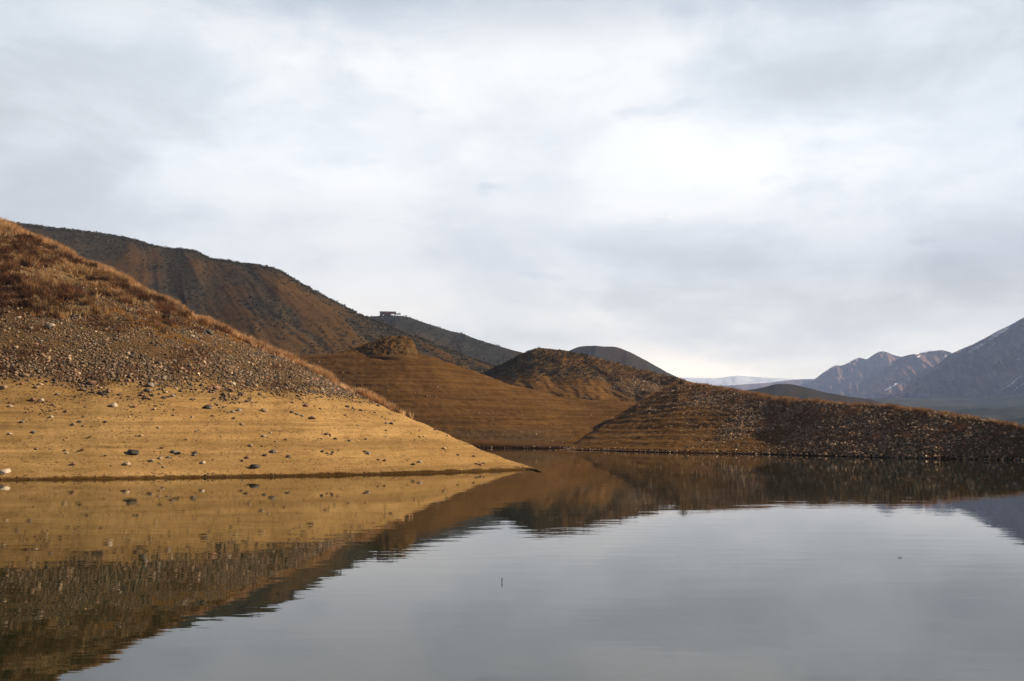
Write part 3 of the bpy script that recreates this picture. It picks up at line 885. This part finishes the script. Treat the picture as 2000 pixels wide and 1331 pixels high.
GA = 'stones lying on the near hillside'
STONES = [  # photograph position, width in photograph pixels, tone, own label
    (180, 745, 17, 'reddish', 'brown boulder with black shaded side at the lower edge of the gravel band'), (169, 744, 10, 'dark', 'dark stone pressed against the brown boulder at the gravel edge'),
    (223, 790, 14, 'pale', 'pale angular stone throwing a shadow, alone on the upper mud slope'), (21, 792, 9, 'pale', 'pale oval stone with dark shadow near the left edge of the upper mud'),
    (65, 779, 11, 'reddish', 'reddish upright stone beside a whitish one below the gravel'), (82, 780, 9, 'pale', 'whitish broken stone beside the reddish upright one'),
    (287, 775, 13, 'reddish', 'rounded reddish stone leaning on a second one on the upper mud'), (277, 770, 11, 'reddish', 'reddish stone behind the rounded reddish one'),
    (263, 793, 10, 'reddish', 'low brown stone right of the pale angular stone'), (302, 798, 8, 'buff', 'small pinkish stone alone on smooth mud'),
    (101, 813, 7, 'pale', None), (44, 823, 8, 'grey', None), (144, 828, 8, 'buff', 'buff pebble just below a dark one on the mud'), (156, 822, 8, 'dark', 'dark pebble just above a buff one on the mud'),
    (206, 823, 7, 'dark', None), (311, 834, 6, 'pale', None), (20, 846, 8, 'pale', None), (66, 843, 9, 'grey', None), (276, 849, 9, 'buff', 'round buff stone with a tiny dark one at its left'), (266, 851, 4, 'dark', 'tiny dark stone left of the round buff one'),
    (261, 880, 21, 'dark', 'broad flat black stone on the lower mud slope'), (341, 880, 13, 'grey', 'largest grey stone of the little group on the lower mud'), (350, 884, 10, 'dark', 'dark stone at the right of the largest grey one in the little group'),
    (330, 892, 9, 'grey', None), (313, 894, 9, 'pale', 'white stone between grey ones low on the mud'), (297, 898, 10, 'grey', None), (249, 904, 13, 'buff', 'buff stone low on the slope close to the water'),
    (314, 905, 5, 'pale', None), (320, 911, 7, 'pale', 'thin white chip lying near the waterline'), (144, 905, 11, 'reddish', 'half buried brown stone low on the mud'), (10, 918, 19, 'pale', 'large pale boulder at the waterline by the left edge'),
    (131, 884, 6, 'pale', None), (72, 755, 9, 'buff', None), (80, 749, 10, 'buff', None), (294, 750, 18, 'grey', 'long grey-brown stone in the loose stones under the gravel band'), (113, 769, 9, 'grey', None),
    (200, 767, 12, 'dark', None), (208, 769, 9, 'dark', None), (212, 764, 9, 'reddish', None), (324, 764, 9, 'buff', None), (320, 776, 10, 'dark', None), (338, 772, 10, 'grey', 'flat tilted grey slab among dark stones'), (329, 774, 8, 'dark', None), (8, 755, 12, 'buff', None),
    (489, 869, 11, 'buff', 'buff stone standing alone midway up the smooth mud'), (534, 880, 13, 'grey', 'round grey stone on the lower mud beside a smaller dark one'), (518, 888, 10, 'dark', 'dark stone lower left of the round grey one'), (483, 892, 12, 'reddish', None),
    (563, 891, 9, 'dark', 'dark round stone alone right of the round grey one'), (498, 908, 19, 'dark', 'large dark brown stone just above the waterline'), (397, 902, 10, 'pale', 'pale stone low on the mud between two dark ones'), (381, 883, 10, 'dark', None), (380, 888, 9, 'grey', None),
    (473, 827, 10, 'buff', None), (515, 850, 9, 'grey', None), (375, 814, 6, 'pale', None), (406, 793, 16, 'dark', 'dark stone clump on the upper mud under the gravel band'), (410, 796, 9, 'grey', None), (467, 800, 11, 'grey', None), (455, 803, 8, 'grey', None),
    (611, 814, 14, 'buff', 'big rounded buff stone on the middle of the mud slope'), (457, 816, 8, 'dark', None), (310, 834, 5, 'pale', None), (539, 862, 5, 'buff', None), (678, 793, 9, 'dark', None), (630, 881, 8, 'dark', None), (640, 884, 9, 'reddish', None), (650, 882, 8, 'dark', None), (648, 886, 8, 'reddish', None),
    (570, 804, 8, 'dark', None), (580, 807, 10, 'grey', None), (590, 811, 8, 'grey', None), (517, 800, 13, 'buff', None), (422, 755, 17, 'reddish', 'large reddish stone at the lower edge of the gravel in mid slope'), (410, 757, 12, 'reddish', None), (290, 760, 12, 'grey', None),
    (752, 898, 9, 'reddish', None), (867, 875, 10, 'buff', 'buff stone alone on the pale mud towards the tip'), (820, 900, 12, 'grey', None), (807, 906, 9, 'dark', None), (930, 905, 8, 'dark', None), (938, 906, 11, 'reddish', 'brown stone of the cluster near the tip of the spit'), (944, 904, 7, 'dark', None),
    (828, 852, 6, 'pale', None), (819, 853, 6, 'dark', None), (713, 881, 8, 'dark', None), (720, 884, 11, 'grey', None), (894, 888, 6, 'dark', None), (873, 851, 6, 'dark', None), (883, 853, 5, 'dark', None), (754, 852, 6, 'grey', None), (682, 860, 7, 'dark', None), (655, 856, 7, 'dark', None),
    (637, 847, 8, 'dark', None), (645, 850, 6, 'grey', None), (754, 840, 6, 'dark', None), (755, 826, 8, 'grey', None), (764, 826, 9, 'dark', None), (790, 804, 8, 'dark', 'dark stone on the crest where the gravel ends'), (849, 839, 6, 'dark', None), (705, 801, 6, 'dark', None),
    (408, 647, 19, 'dark', 'big dark boulder just below the grass near the crest'), (399, 650, 10, 'dark', None), (101, 633, 15, 'pale', 'pale boulder in the gravel below the grass'), (93, 637, 14, 'dark', 'dark boulder touching the pale one below the grass'), (60, 640, 9, 'pale', None), (37, 619, 9, 'pale', 'pale round stone highest in the left of the gravel'),
    (136, 700, 11, 'buff', None), (536, 696, 14, 'dark', None), (375, 655, 10, 'pale', None), (45, 462, 11, 'pale', 'flat white rock high in the grass at the upper left'), (55, 466, 8, 'pale', 'smaller white rock beside the flat one high in the grass'),
    (158, 640, 8, 'pale', None), (528, 845, 5, 'pale', None), (940, 880, 5, 'pale', None), (700, 830, 5, 'pale', None), (598, 790, 12, 'reddish', None), (540, 757, 10, 'buff', None), (500, 752, 11, 'buff', None), (455, 748, 11, 'pale', None), (630, 765, 10, 'grey', None), (250, 742, 10, 'buff', None), (320, 738, 10, 'pale', None),
]
WORD = {'pale': 'small pale stone', 'grey': 'small grey stone', 'dark': 'small dark stone', 'buff': 'small buff stone', 'reddish': 'small reddish brown stone'}
for (u, v, wd, tone, lab) in STONES:
    p, n = A.pick(u, v + wd * 0.25)
    d = float(np.linalg.norm(p - CAM))
    zone = ' lying on the bare tan mud' if v > 800 else ' among the stones at the upper edge of the mud' if v > 745 else ' within the gravel band'
    put_stone(p, n, 0.86 * wd / F * d, tone, lab or WORD[tone] + zone, GA)
# the rest of the 300 largest: big stones of the gravel band and the far shore
rest = 300 - len(STONES) - 40
pp, nn, _ = A.scatter(rest, wA)
for i in range(rest):
    tone = random.choices(list(TONES), (1, 5, 4, 3, 3))[0]
    put_stone(pp[i], nn[i], random.uniform(0.18, 0.31), tone, WORD[tone] + ' within the gravel band', GA)
pp, nn, _ = C.scatter(40, visC * sstep(C.U, 1500, 1800) * sstep(C.U, 2000, 1980) * sstep(C.P[..., 2], 0.2, .5) * (C.T < 0.95))
for i in range(40):
    tone = random.choices(list(TONES), (5, 2, 1, 3, 1))[0]
    put_stone(pp[i], nn[i], random.uniform(0.30, 0.46), tone, WORD[tone].replace('small', 'larger') + ' in the gravel of the right shore', 'larger stones on the right shore')


# ------------------------------------------------------------------ dry grass
def grass(name, sets, label):
    """sets: (points, height, blades per tuft, spread, colours) -> one mesh of bent blades"""
    Vs, Cs = [], []
    for pts, hgt, nb, spread, cols in sets:
        n = len(pts) * nb
        c = np.repeat(pts, nb, 0)
        h = np.repeat(hgt, nb) * rng.uniform(0.45, 1.15, n)
        a = rng.random(n) * 6.283
        ro = np.sqrt(rng.random(n)) * np.repeat(spread, nb)
        b = c + np.stack([np.cos(a) * ro, np.sin(a) * ro, -0.03 * np.ones(n)], -1)
        lean = rng.uniform(0.1, 0.75, n)
        a2 = a + rng.normal(0, 0.7, n)
        dirh = np.stack([np.cos(a2), np.sin(a2), 0 * a2], -1)
        tip = b + dirh * (lean * h)[:, None] + np.array([0, 0, 1.0]) * (h * np.sqrt(np.maximum(1 - lean ** 2 * 0.7, .2)))[:, None]
        mid = b + dirh * (lean * h * 0.3)[:, None] + np.array([0, 0, 1.0]) * (h * 0.55)[:, None]
        a3 = rng.random(n) * 6.283
        wd = rng.uniform(0.008, 0.019, n)
        side = np.stack([np.cos(a3), np.sin(a3), 0 * a3], -1) * wd[:, None]
        Vs.append(np.stack([b - side, b + side, mid + side * 0.8, mid - side * 0.8, tip], 1).reshape(-1, 3))
        tc_ = cols[rng.integers(0, len(cols), len(pts))] * rng.uniform(0.55, 1.3, (len(pts), 1))
        cc = np.repeat(tc_, nb, 0) * rng.uniform(0.8, 1.2, (n, 1))
        Cs.append(np.repeat(cc, 5, 0))
    V = np.concatenate(Vs)
    nb = len(V) // 5
    b0 = np.arange(nb)[:, None] * 5
    quad = b0 + np.array([0, 1, 2, 3])
    tri = b0 + np.array([3, 2, 4])
    flat = np.concatenate([quad.ravel(), tri.ravel()])
    tot = np.concatenate([np.full(nb, 4), np.full(nb, 3)])
    me = raw_mesh(name, V, flat, tot, smooth=False)
    cattr(me, 'tint', np.concatenate(Cs))
    o = link(name, me, M_straw)
    tag(o, label, 'grass', None, 'stuff')
    return o


STRAW = np.array([(0.50, 0.32, 0.155), (0.41, 0.24, 0.10), (0.35, 0.185, 0.076), (0.26, 0.13, 0.056), (0.53, 0.37, 0.20)])
RUST = np.array([(0.22, 0.095, 0.045), (0.17, 0.075, 0.04), (0.28, 0.14, 0.06), (0.12, 0.07, 0.04)])
GOLD = np.array([(0.45, 0.24, 0.06), (0.40, 0.20, 0.05), (0.34, 0.19, 0.06)])
visG = (A.T > 0) & (A.T < 1.3) & (A.U > -110)
cl = fbm(A.P * [0.45, 0.45, 0.45] + 31, 3)
cl2 = fbm(A.P * [0.12, 0.12, 0.12] + 41, 3)
sets = []
g1, _, ij = A.scatter(6600, visG * A_grass * (0.16 + sstep(cl, -0.25, 0.35)))
hh = 0.22 + 0.30 * sstep(cl[ij], -0.2, 0.5) + 0.28 * rng.random(len(g1)) ** 2
rust = (cl2[ij] + 0.25 * rng.normal(size=len(g1)) - 0.30 * sstep(A.T[ij], 0.85, 1.0)) > 0.02
sets.append((g1[~rust], hh[~rust], 20, 0.10 + 0.12 * rng.random((~rust).sum()), STRAW))
sets.append((g1[rust], hh[rust] * 0.95, 20, 0.10 + 0.14 * rng.random(rust.sum()), RUST))
g2, _, ij = A.scatter(2300, visG * edge * sstep(A.T, 1.1, 1.02) * (0.25 + sstep(cl, -0.3, 0.3)))
sets.append((g2, 0.42 + 0.30 * sstep(cl[ij], -0.2, 0.5), 22, 0.16 + 0 * g2[:, 0], STRAW * [1.35, 1.32, 1.4]))  # crest tufts tinted brighter, backlit rim glow put into the colour
g3, _, ij = A.scatter(2600, visG * A_gravel * sstep(A.P[..., 2] + 2.0 * cl2, 8.5, 11.5) * sstep(cl, 0.0, 0.35))
sets.append((g3, 0.10 + 0.10 * rng.random(len(g3)), 16, 0.16 + 0 * g3[:, 0], GOLD))
g4, _, ij = A.scatter(1300, visG * A_gravel * sstep(fbm(A.P * 0.25 + 51, 3), 0.15, 0.5))
sets.append((g4, 0.16 + 0.14 * rng.random(len(g4)), 16, 0.2 + 0 * g4[:, 0], RUST * 0.8))
g5, _, ij = A.scatter(220, visG * sstep(A_grass - edge, 0.3, 0.9) * sstep(cl2, -0.3, 0.3))
sets.append((g5, 0.35 + 0.35 * rng.random(len(g5)), 130, 0.28 + 0.2 * rng.random(len(g5)), RUST * 0.52))
grass('dry_grass', sets, 'straw and rust coloured dry grass covering the top of the near hill')

visC2 = (C.T > 0.3) & (C.T < 1.25) & (C.U < 2080)
clc = fbm(C.P * 0.4 + 61, 3)
h1, _, ij = C.scatter(3200, visC2 * C_grass * (0.12 + 0.88 * sstep(C.U, 1330, 1480)) * (0.15 + sstep(clc, -0.3, 0.3)))
sets = [(h1, 0.22 + 0.3 * rng.random(len(h1)), 14, 0.25 + 0 * h1[:, 0], np.concatenate([STRAW * 0.8, RUST, RUST]))]
h2, _, ij = C.scatter(1200, visC2 * C_gravel * sstep(clc, 0.1, 0.5))
sets.append((h2, 0.16 + 0.16 * rng.random(len(h2)), 12, 0.3 + 0 * h2[:, 0], RUST))
h3, _, ij = E.scatter(900, visE * sstep(E.U, 1150, 1200) * sstep(E.U, 1330, 1300) * sstep(E.pv, 745, 735))
sets.append((h3, 0.35 + 0.25 * rng.random(len(h3)), 12, 0.35 + 0 * h3[:, 0], np.concatenate([STRAW * 0.8, RUST])))
grass('dry_grass', sets, 'reddish dry grass along the crest of the far right shore')


# ------------------------------------------------------------------ scrub
SAGE = np.array([(0.058, 0.054, 0.034), (0.052, 0.045, 0.030), (0.078, 0.066, 0.042), (0.068, 0.050, 0.032), (0.088, 0.078, 0.055)])


def shrub_geo(n, seed, flat=0.62):
    r2 = np.random.default_rng(seed)
    d = r2.normal(size=(n, 3))
    d[:, 2] = np.abs(d[:, 2])
    d /= np.linalg.norm(d, axis=1)[:, None]
    lump = 1 + 0.35 * perlin(d * 2.1 + seed)
    c = d * (r2.random(n) ** 0.4 * 0.5 * lump)[:, None] * [1, 1, flat * 2]
    e1 = r2.normal(size=(n, 3))
    e1 /= np.linalg.norm(e1, axis=1)[:, None]
    e2 = np.cross(e1, d + 0.3 * r2.normal(size=(n, 3)))
    e2 /= np.linalg.norm(e2, axis=1)[:, None] + 1e-6
    s = r2.uniform(0.5, 1.2, (n, 1)) * 0.62 / math.sqrt(n)
    V = np.stack([c - e1 * s * 1.6, c + e2 * s, c + e1 * s * 1.6, c - e2 * s], 1)
    V[..., 2] = np.maximum(V[..., 2], -0.06)
    return V.reshape(-1, 3), np.arange(4 * n).reshape(n, 4)


SHRUB_ME = []
for k in range(5):
    V, Q = shrub_geo(190, 100 + k)
    me = raw_mesh('shrub', V, Q, 4, smooth=False)
    r2 = np.random.default_rng(k)
    cattr(me, 'tint', np.repeat(SAGE[k] * r2.uniform(0.7, 1.35, (190, 1)), 4, 0))
    me.materials.append(M_leaf)
    SHRUB_ME.append(me)


def put_shrub(p, s, label, group, me=None, name='shrub', cat='shrub'):
    o = bpy.data.objects.new(name, me or random.choice(SHRUB_ME))
    o.location = Vector(p) - Vector((0, 0, 0.06 * s))
    o.rotation_euler = (0, 0, random.uniform(0, 6.28))
    o.scale = (s * random.uniform(.85, 1.2), s * random.uniform(.85, 1.2), s * random.uniform(.6, 0.95))
    col.objects.link(o)
    tag(o, label, cat, group)
    return o


n_e = 130
pe, _, ij = E.scatter(n_e, ((E.T > 0.25) & (E.T <= 1.02) & (E.U > 930) & (E.U < 1320)) * sstep(E.pv, 748, 725) * (0.3 + sstep(fbm(E.P * 0.1 + 7, 3), -0.2, .3)))
for p in pe:
    put_shrub(p, random.uniform(0.6, 1.35), 'low dark shrub on the scrub topped knoll', 'shrubs on the middle knoll')
Fm = FH.attrs['mask']
wF = ((FH.T > 0.12) & (FH.T <= 1.01) & (FH.U > -60) & (FH.U < 1000)).astype(float)
nearF = wF * sstep(FH.P[..., 1], 430, 330) * (FH.T < 0.8) * (FH.U > 250) * (FH.pv < 715)
pf, _, ij = FH.scatter(165, nearF * (0.5 + Fm))
for p in pf:
    put_shrub(p, random.uniform(1.0, 1.7), 'dark shrub dotted low on the big brown hill', 'shrubs on the big hill')


def scrub(name, pts, size, label, nl=22):
    geos = [shrub_geo(nl, 300 + k) for k in range(6)]
    Vs, Cs = [], []
    which = rng.integers(0, 6, len(pts))
    for k in range(6):
        sel = which == k
        p, s = pts[sel], size[sel]
        a = rng.random(len(p)) * 6.283
        ca, sa = np.cos(a)[:, None], np.sin(a)[:, None]
        G0 = geos[k][0]
        V = np.stack([G0[None, :, 0] * ca - G0[None, :, 1] * sa, G0[None, :, 0] * sa + G0[None, :, 1] * ca, np.broadcast_to(G0[None, :, 2] * 0.85, (len(p), len(G0)))], -1)
        Vs.append((V * s[:, None, None] + p[:, None]).reshape(-1, 3))
        c = SAGE[rng.integers(0, len(SAGE), len(p))] * rng.uniform(0.7, 1.3, (len(p), 1))
        Cs.append(np.repeat(c, len(G0), 0))
    V = np.concatenate(Vs)
    me = raw_mesh(name, V, np.arange(len(V)), 4, smooth=False)
    cattr(me, 'tint', np.concatenate(Cs))
    o = link(name, me, M_leaf)
    tag(o, label, 'scrub', None, 'stuff')


pb, _, ij = FH.scatter(8200, wF * (0.25 + 1.3 * Fm) * (0.35 + sstep(fbm(FH.P * 0.05 + 5, 3), -0.3, 0.3)))
sb = sizes(len(pb), 0.80, 0.38, 0.4, 1.9)
pc, _, ij = FH.scatter(1500, wF * (FH.T > 0.965))
sc_ = sizes(len(pc), 1.2, 0.3, 0.6, 2.2)
scrub('scrub', np.concatenate([pb, pc]), np.concatenate([sb, sc_]), 'dark dots of low scrub over the big brown hill')
pg, _, _ = G.scatter(2600, ((G.T > 0.2) & (G.T <= 1.0)) * (0.3 + G.attrs['mask']))
scrub('scrub', pg, sizes(len(pg), 1.2, 0.35, 0.6, 2.4), 'dark scrub over the hill under the house', 12)
pe2, _, _ = E.scatter(1500, ((E.T > 0.15) & (E.T <= 1.02)) * sstep(E.pv, 750, 722))
scrub('scrub', pe2, sizes(len(pe2), 0.5, 0.35, 0.25, 0.9), 'fine low scrub filling the middle knoll', 16)
po, _, _ = O.scatter(25, ((O.T > 0.6) & (O.T < 1.2)).astype(float))
scrub('scrub', po, sizes(len(po), 0.5, 0.4, 0.2, 1.0), 'tufts of scrub on the earth bluff', 18)

# the lone bush on the crest of the right spur: a fan of stems
def lone_bush():
    p, n = C.pick(1330, 752)
    r2 = np.random.default_rng(5)
    nb = 150
    a = r2.random(nb) * 6.283
    el = r2.uniform(0.45, 1.5, nb)
    L = r2.uniform(0.6, 1.35, nb)
    d = np.stack([np.cos(a) * np.cos(el), np.sin(a) * np.cos(el), np.sin(el)], -1)
    b = d * 0.05
    tip = d * L[:, None]
    sd = np.cross(d, r2.normal(size=(nb, 3)))
    sd /= np.linalg.norm(sd, axis=1)[:, None]
    sd *= 0.014
    V = np.stack([b - sd, b + sd, tip * 0.6 + sd, tip * 0.6 - sd, tip + d * 0.1], 1).reshape(-1, 3)
    b0 = np.arange(nb)[:, None] * 5
    flat = np.concatenate([(b0 + np.array([0, 1, 2, 3])).ravel(), (b0 + np.array([3, 2, 4])).ravel()])
    me = raw_mesh('bush', V, flat, np.concatenate([np.full(nb, 4), np.full(nb, 3)]), smooth=False)
    cattr(me, 'tint', np.repeat(np.array([(0.07, 0.055, 0.035)]) * r2.uniform(0.6, 1.4, (nb, 1)), 5, 0))
    o = link('bush', me, M_leaf)
    o.location = p
    tag(o, 'lone upright dark bush on the skyline of the right spur', 'bush')
    V, Q = shrub_geo(120, 55)
    me = raw_mesh('foliage', V * [0.95, 0.8, 0.9], Q, 4, smooth=False)
    cattr(me, 'tint', np.repeat(SAGE[2] * np.random.default_rng(2).uniform(0.6, 1.2, (120, 1)), 4, 0))
    link('foliage', me, M_leaf, o)


lone_bush()

# dead weeds lying on the mud: dark red twigs
M_twig = plain('dead_twigs', (0.085, 0.024, 0.016), 0.85, 0.3)
for (u, v, wd, lab) in [(175, 855, 11, 'small dark red dead weed on the middle of the mud slope'), (160, 881, 19, 'largest dark red dead weed flattened on the lower mud'),
                        (317, 876, 12, 'dark red dead weed left of the grey stones'), (206, 891, 8, 'tiny dead weed below the black flat stone')]:
    p, n = A.pick(u, v)
    s = wd / F * float(np.linalg.norm(p - CAM))
    nb = 60
    a = rng.random(nb) * 6.283
    el = rng.uniform(0.05, 0.9, nb)
    L = s * rng.uniform(0.3, 0.75, nb)
    d = np.stack([np.cos(a) * np.cos(el), np.sin(a) * np.cos(el), np.sin(el) * 0.7], -1)
    sd = np.cross(d, [0, 0, 1.0])
    sd /= np.linalg.norm(sd, axis=1)[:, None]
    sd *= 0.012
    V = np.stack([-sd, sd, d * L[:, None]], 1).reshape(-1, 3)
    o = link('dead_weed', raw_mesh('dead_weed', V, np.arange(3 * nb), 3, smooth=False), M_twig)
    o.location = Vector(p) + Vector(n) * 0.02
    tag(o, lab, 'weed', 'dead weeds on the mud')


# ------------------------------------------------------------------ house on the hilltop
def box(x0, x1, y0, y1, z0, z1, bev=0.0):
    V = np.array([(x, y, z) for x in (x0, x1) for y in (y0, y1) for z in (z0, z1)])
    Q = np.array([(0, 1, 3, 2), (4, 6, 7, 5), (0, 4, 5, 1), (2, 3, 7, 6), (0, 2, 6, 4), (1, 5, 7, 3)])
    return V, Q


def boxes(name, lst, mat, parent):
    Vs, Qs = [], []
    for k, b in enumerate(lst):
        V, Q = box(*b)
        Vs.append(V)
        Qs.append(Q + 8 * k)
    return link(name, raw_mesh(name, np.concatenate(Vs), np.concatenate(Qs), 4, smooth=False), mat, parent)


def house():
    ii = int(np.interp(758, G.u, np.arange(len(G.u))))
    jc = np.where(G.T[ii] <= 1.0)[0][-1]
    top = G.P[ii, jc]
    rt = bpy.data.objects.new('hilltop_house', None)
    rt.location = top + np.array([0, 1.0, -0.15])
    rt.rotation_euler = (0, 0, math.atan2(-top[0], top[1]))
    col.objects.link(rt)
    tag(rt, 'flat roofed house with red-brown upper storey and jutting deck on the hilltop', 'house')
    S = 800 / F                    # metres per photograph pixel there
    X = lambda u: (u - 758) * S
    Z = lambda v: (617.2 - v) * S
    red = plain('red_brown_cladding', (0.55, 0.235, 0.155), 0.8, 0.25, 1.0)
    grey = plain('grey_render', (0.16, 0.165, 0.18), 0.9, 0.2, 1.0)
    tan = plain('tan_plaster', (0.33, 0.25, 0.165), 0.9, 0.2, 1.0)
    dark = plain('dark_steel', (0.05, 0.042, 0.036), 0.6, 0.2, 1.0)
    wood = plain('orange_wood_door', (0.22, 0.085, 0.03), 0.7, 0.3, 1.0)
    boxes('wall', [(X(742.8), X(748.6), 0, 4, -1.5, Z(611.5)), (X(750.2), X(752.0), 0, 4, -1.5, Z(611.5)), (X(748.6), X(750.2), 0, 4, -1.5, Z(615.4)), (X(748.6), X(750.2), 0, 4, Z(612.8), Z(611.5))], grey, rt)
    ce = boxes('wall', [(X(752.0), X(754.9), -0.3, 4, -1.5, Z(611.5)), (X(757.2), X(760.2), -0.3, 4, -1.5, Z(611.5)), (X(754.9), X(757.2), -0.28, 4, Z(612.0), Z(611.5))], tan, rt)
    boxes('door', [(X(754.9), X(757.2), -0.1, 0.05, -1.0, Z(612.0))], wood, rt)
    boxes('wall', [(X(760.2), X(764.0), 1.0, 4, -1.5, Z(611.5)), (X(764.0), X(768.5), 1.0, 4, -1.5, Z(614.6))], grey, rt)
    boxes('upper_storey', [(X(742.4), X(773.8), -0.8, 4.6, Z(611.5), Z(608.5))], red, rt)
    boxes('roof', [(X(742.0), X(774.2), -1.0, 4.8, Z(608.5), Z(608.0))], dark, rt)
    for u0, u1, y in ((770.2, 770.9, 0.0), (772.0, 773.6, -0.4), (772.0, 773.6, 3.6)):
        boxes('pillar', [(X(u0), X(u1), y, y + 0.45, -1.5, Z(611.5))], tan if u0 > 771 else dark, rt)
    for u0 in (771.0, 773.3):
        boxes('corner_post', [(X(u0), X(u0 + 0.6), -0.95, -0.805, Z(612.4), Z(608.5))], dark, rt)
    dk = boxes('deck', [(X(773.8), X(783.2), -0.4, 3.6, Z(612.7), Z(611.4))], dark, rt)
    boxes('railing_post', [(X(780.1), X(780.8), 0.4, 0.7, Z(611.4), Z(609.2))], dark, dk)
    boxes('railing_post', [(X(782.5), X(783.1), 0.4, 0.7, Z(611.4), Z(610.5))], dark, dk)
    boxes('steps', [(X(774.5), X(782), -0.5 + 0.5 * k, 0.0 + 0.5 * k, -2.0, -0.9 + 0.25 * k) for k in range(4)], plain('pinkish_concrete', (0.25, 0.17, 0.15), 0.9), rt)
    # bushes round it
    for u, dyy, s, lab in ((765.5, -3.0, 3.0, 'rounded grey bush in front of the open side of the house'), (730.7, 0.0, 1.5, 'small upright bush on the crest left of the house')):
        i2 = int(np.interp(u, G.u, np.arange(len(G.u))))
        q = G.P[i2, jc] + np.array([0, dyy, 0.0])
        put_shrub(q + np.array([0, 0, -0.3]), s, lab, None)


house()


# ------------------------------------------------------------------ sticks in the water
def tube(path, rad, n=8):
    path = np.array(path, float)
    Vs = []
    for k in range(len(path)):
        d = path[min(k + 1, len(path) - 1)] - path[max(k - 1, 0)]
        d /= np.linalg.norm(d)
        X = np.cross(d, [0.3, 1, 0.1])
        X /= np.linalg.norm(X)
        Y = np.cross(d, X)
        a = np.arange(n) * 2 * np.pi / n
        Vs.append(path[k] + rad[k] * (np.cos(a)[:, None] * X + np.sin(a)[:, None] * Y))
    V = np.concatenate(Vs)
    Q = [(k * n + i, k * n + (i + 1) % n, (k + 1) * n + (i + 1) % n, (k + 1) * n + i) for k in range(len(path) - 1) for i in range(n)]
    return V, np.array(Q)


M_stick = plain('wet_black_wood', (0.015, 0.013, 0.012), 0.5)
r0 = float(water_r(980, 1138))
b = at(980, 1138, r0)
V, Q = tube([(0.0, 0, -0.12), (0.0, 0, 0.0), (0.004, 0, 0.03), (0.006, 0, 0.045), (0.001, 0, 0.075), (0, 0, 0.085)], [0.006, 0.006, 0.007, 0.009, 0.005, 0.001])
o = link('stick', raw_mesh('stick', V, Q, 4), M_stick)
o.location = b
tag(o, 'thin black stick poking upright out of the still water', 'stick')
r0 = float(water_r(1758, 1090))
b = at(1758, 1090, r0)
V, Q = tube([(-0.045, 0, 0.0), (-0.02, 0.01, 0.012), (0.015, 0, 0.010), (0.05, 0.01, 0.022)], [0.003, 0.006, 0.005, 0.002])
o = link('twig', raw_mesh('twig', V, Q, 4), M_stick)
o.location = b
tag(o, 'tiny dark twig floating flat on the pale water at right', 'twig')


# ------------------------------------------------------------------ haze
def haze():
    V, Q = box(-8300, 8300, -8300, 8300, -7.5, HAZE_TOP)
    m, t = new_mat('haze_air')
    pv = t.n('ShaderNodeVolumePrincipled', ins={'Color': (0.46, 0.60, 1.0), 'Density': HAZE, 'Anisotropy': 0.1})
    t.n('ShaderNodeOutputMaterial', ins={'Volume': pv.outputs[0]})
    o = link('haze', raw_mesh('haze', V, Q, 4, smooth=False), m)
    tag(o, 'thin blue air over the valley', None, None, 'stuff')


HAZE, HAZE_TOP = 1.4e-4, 640
haze()
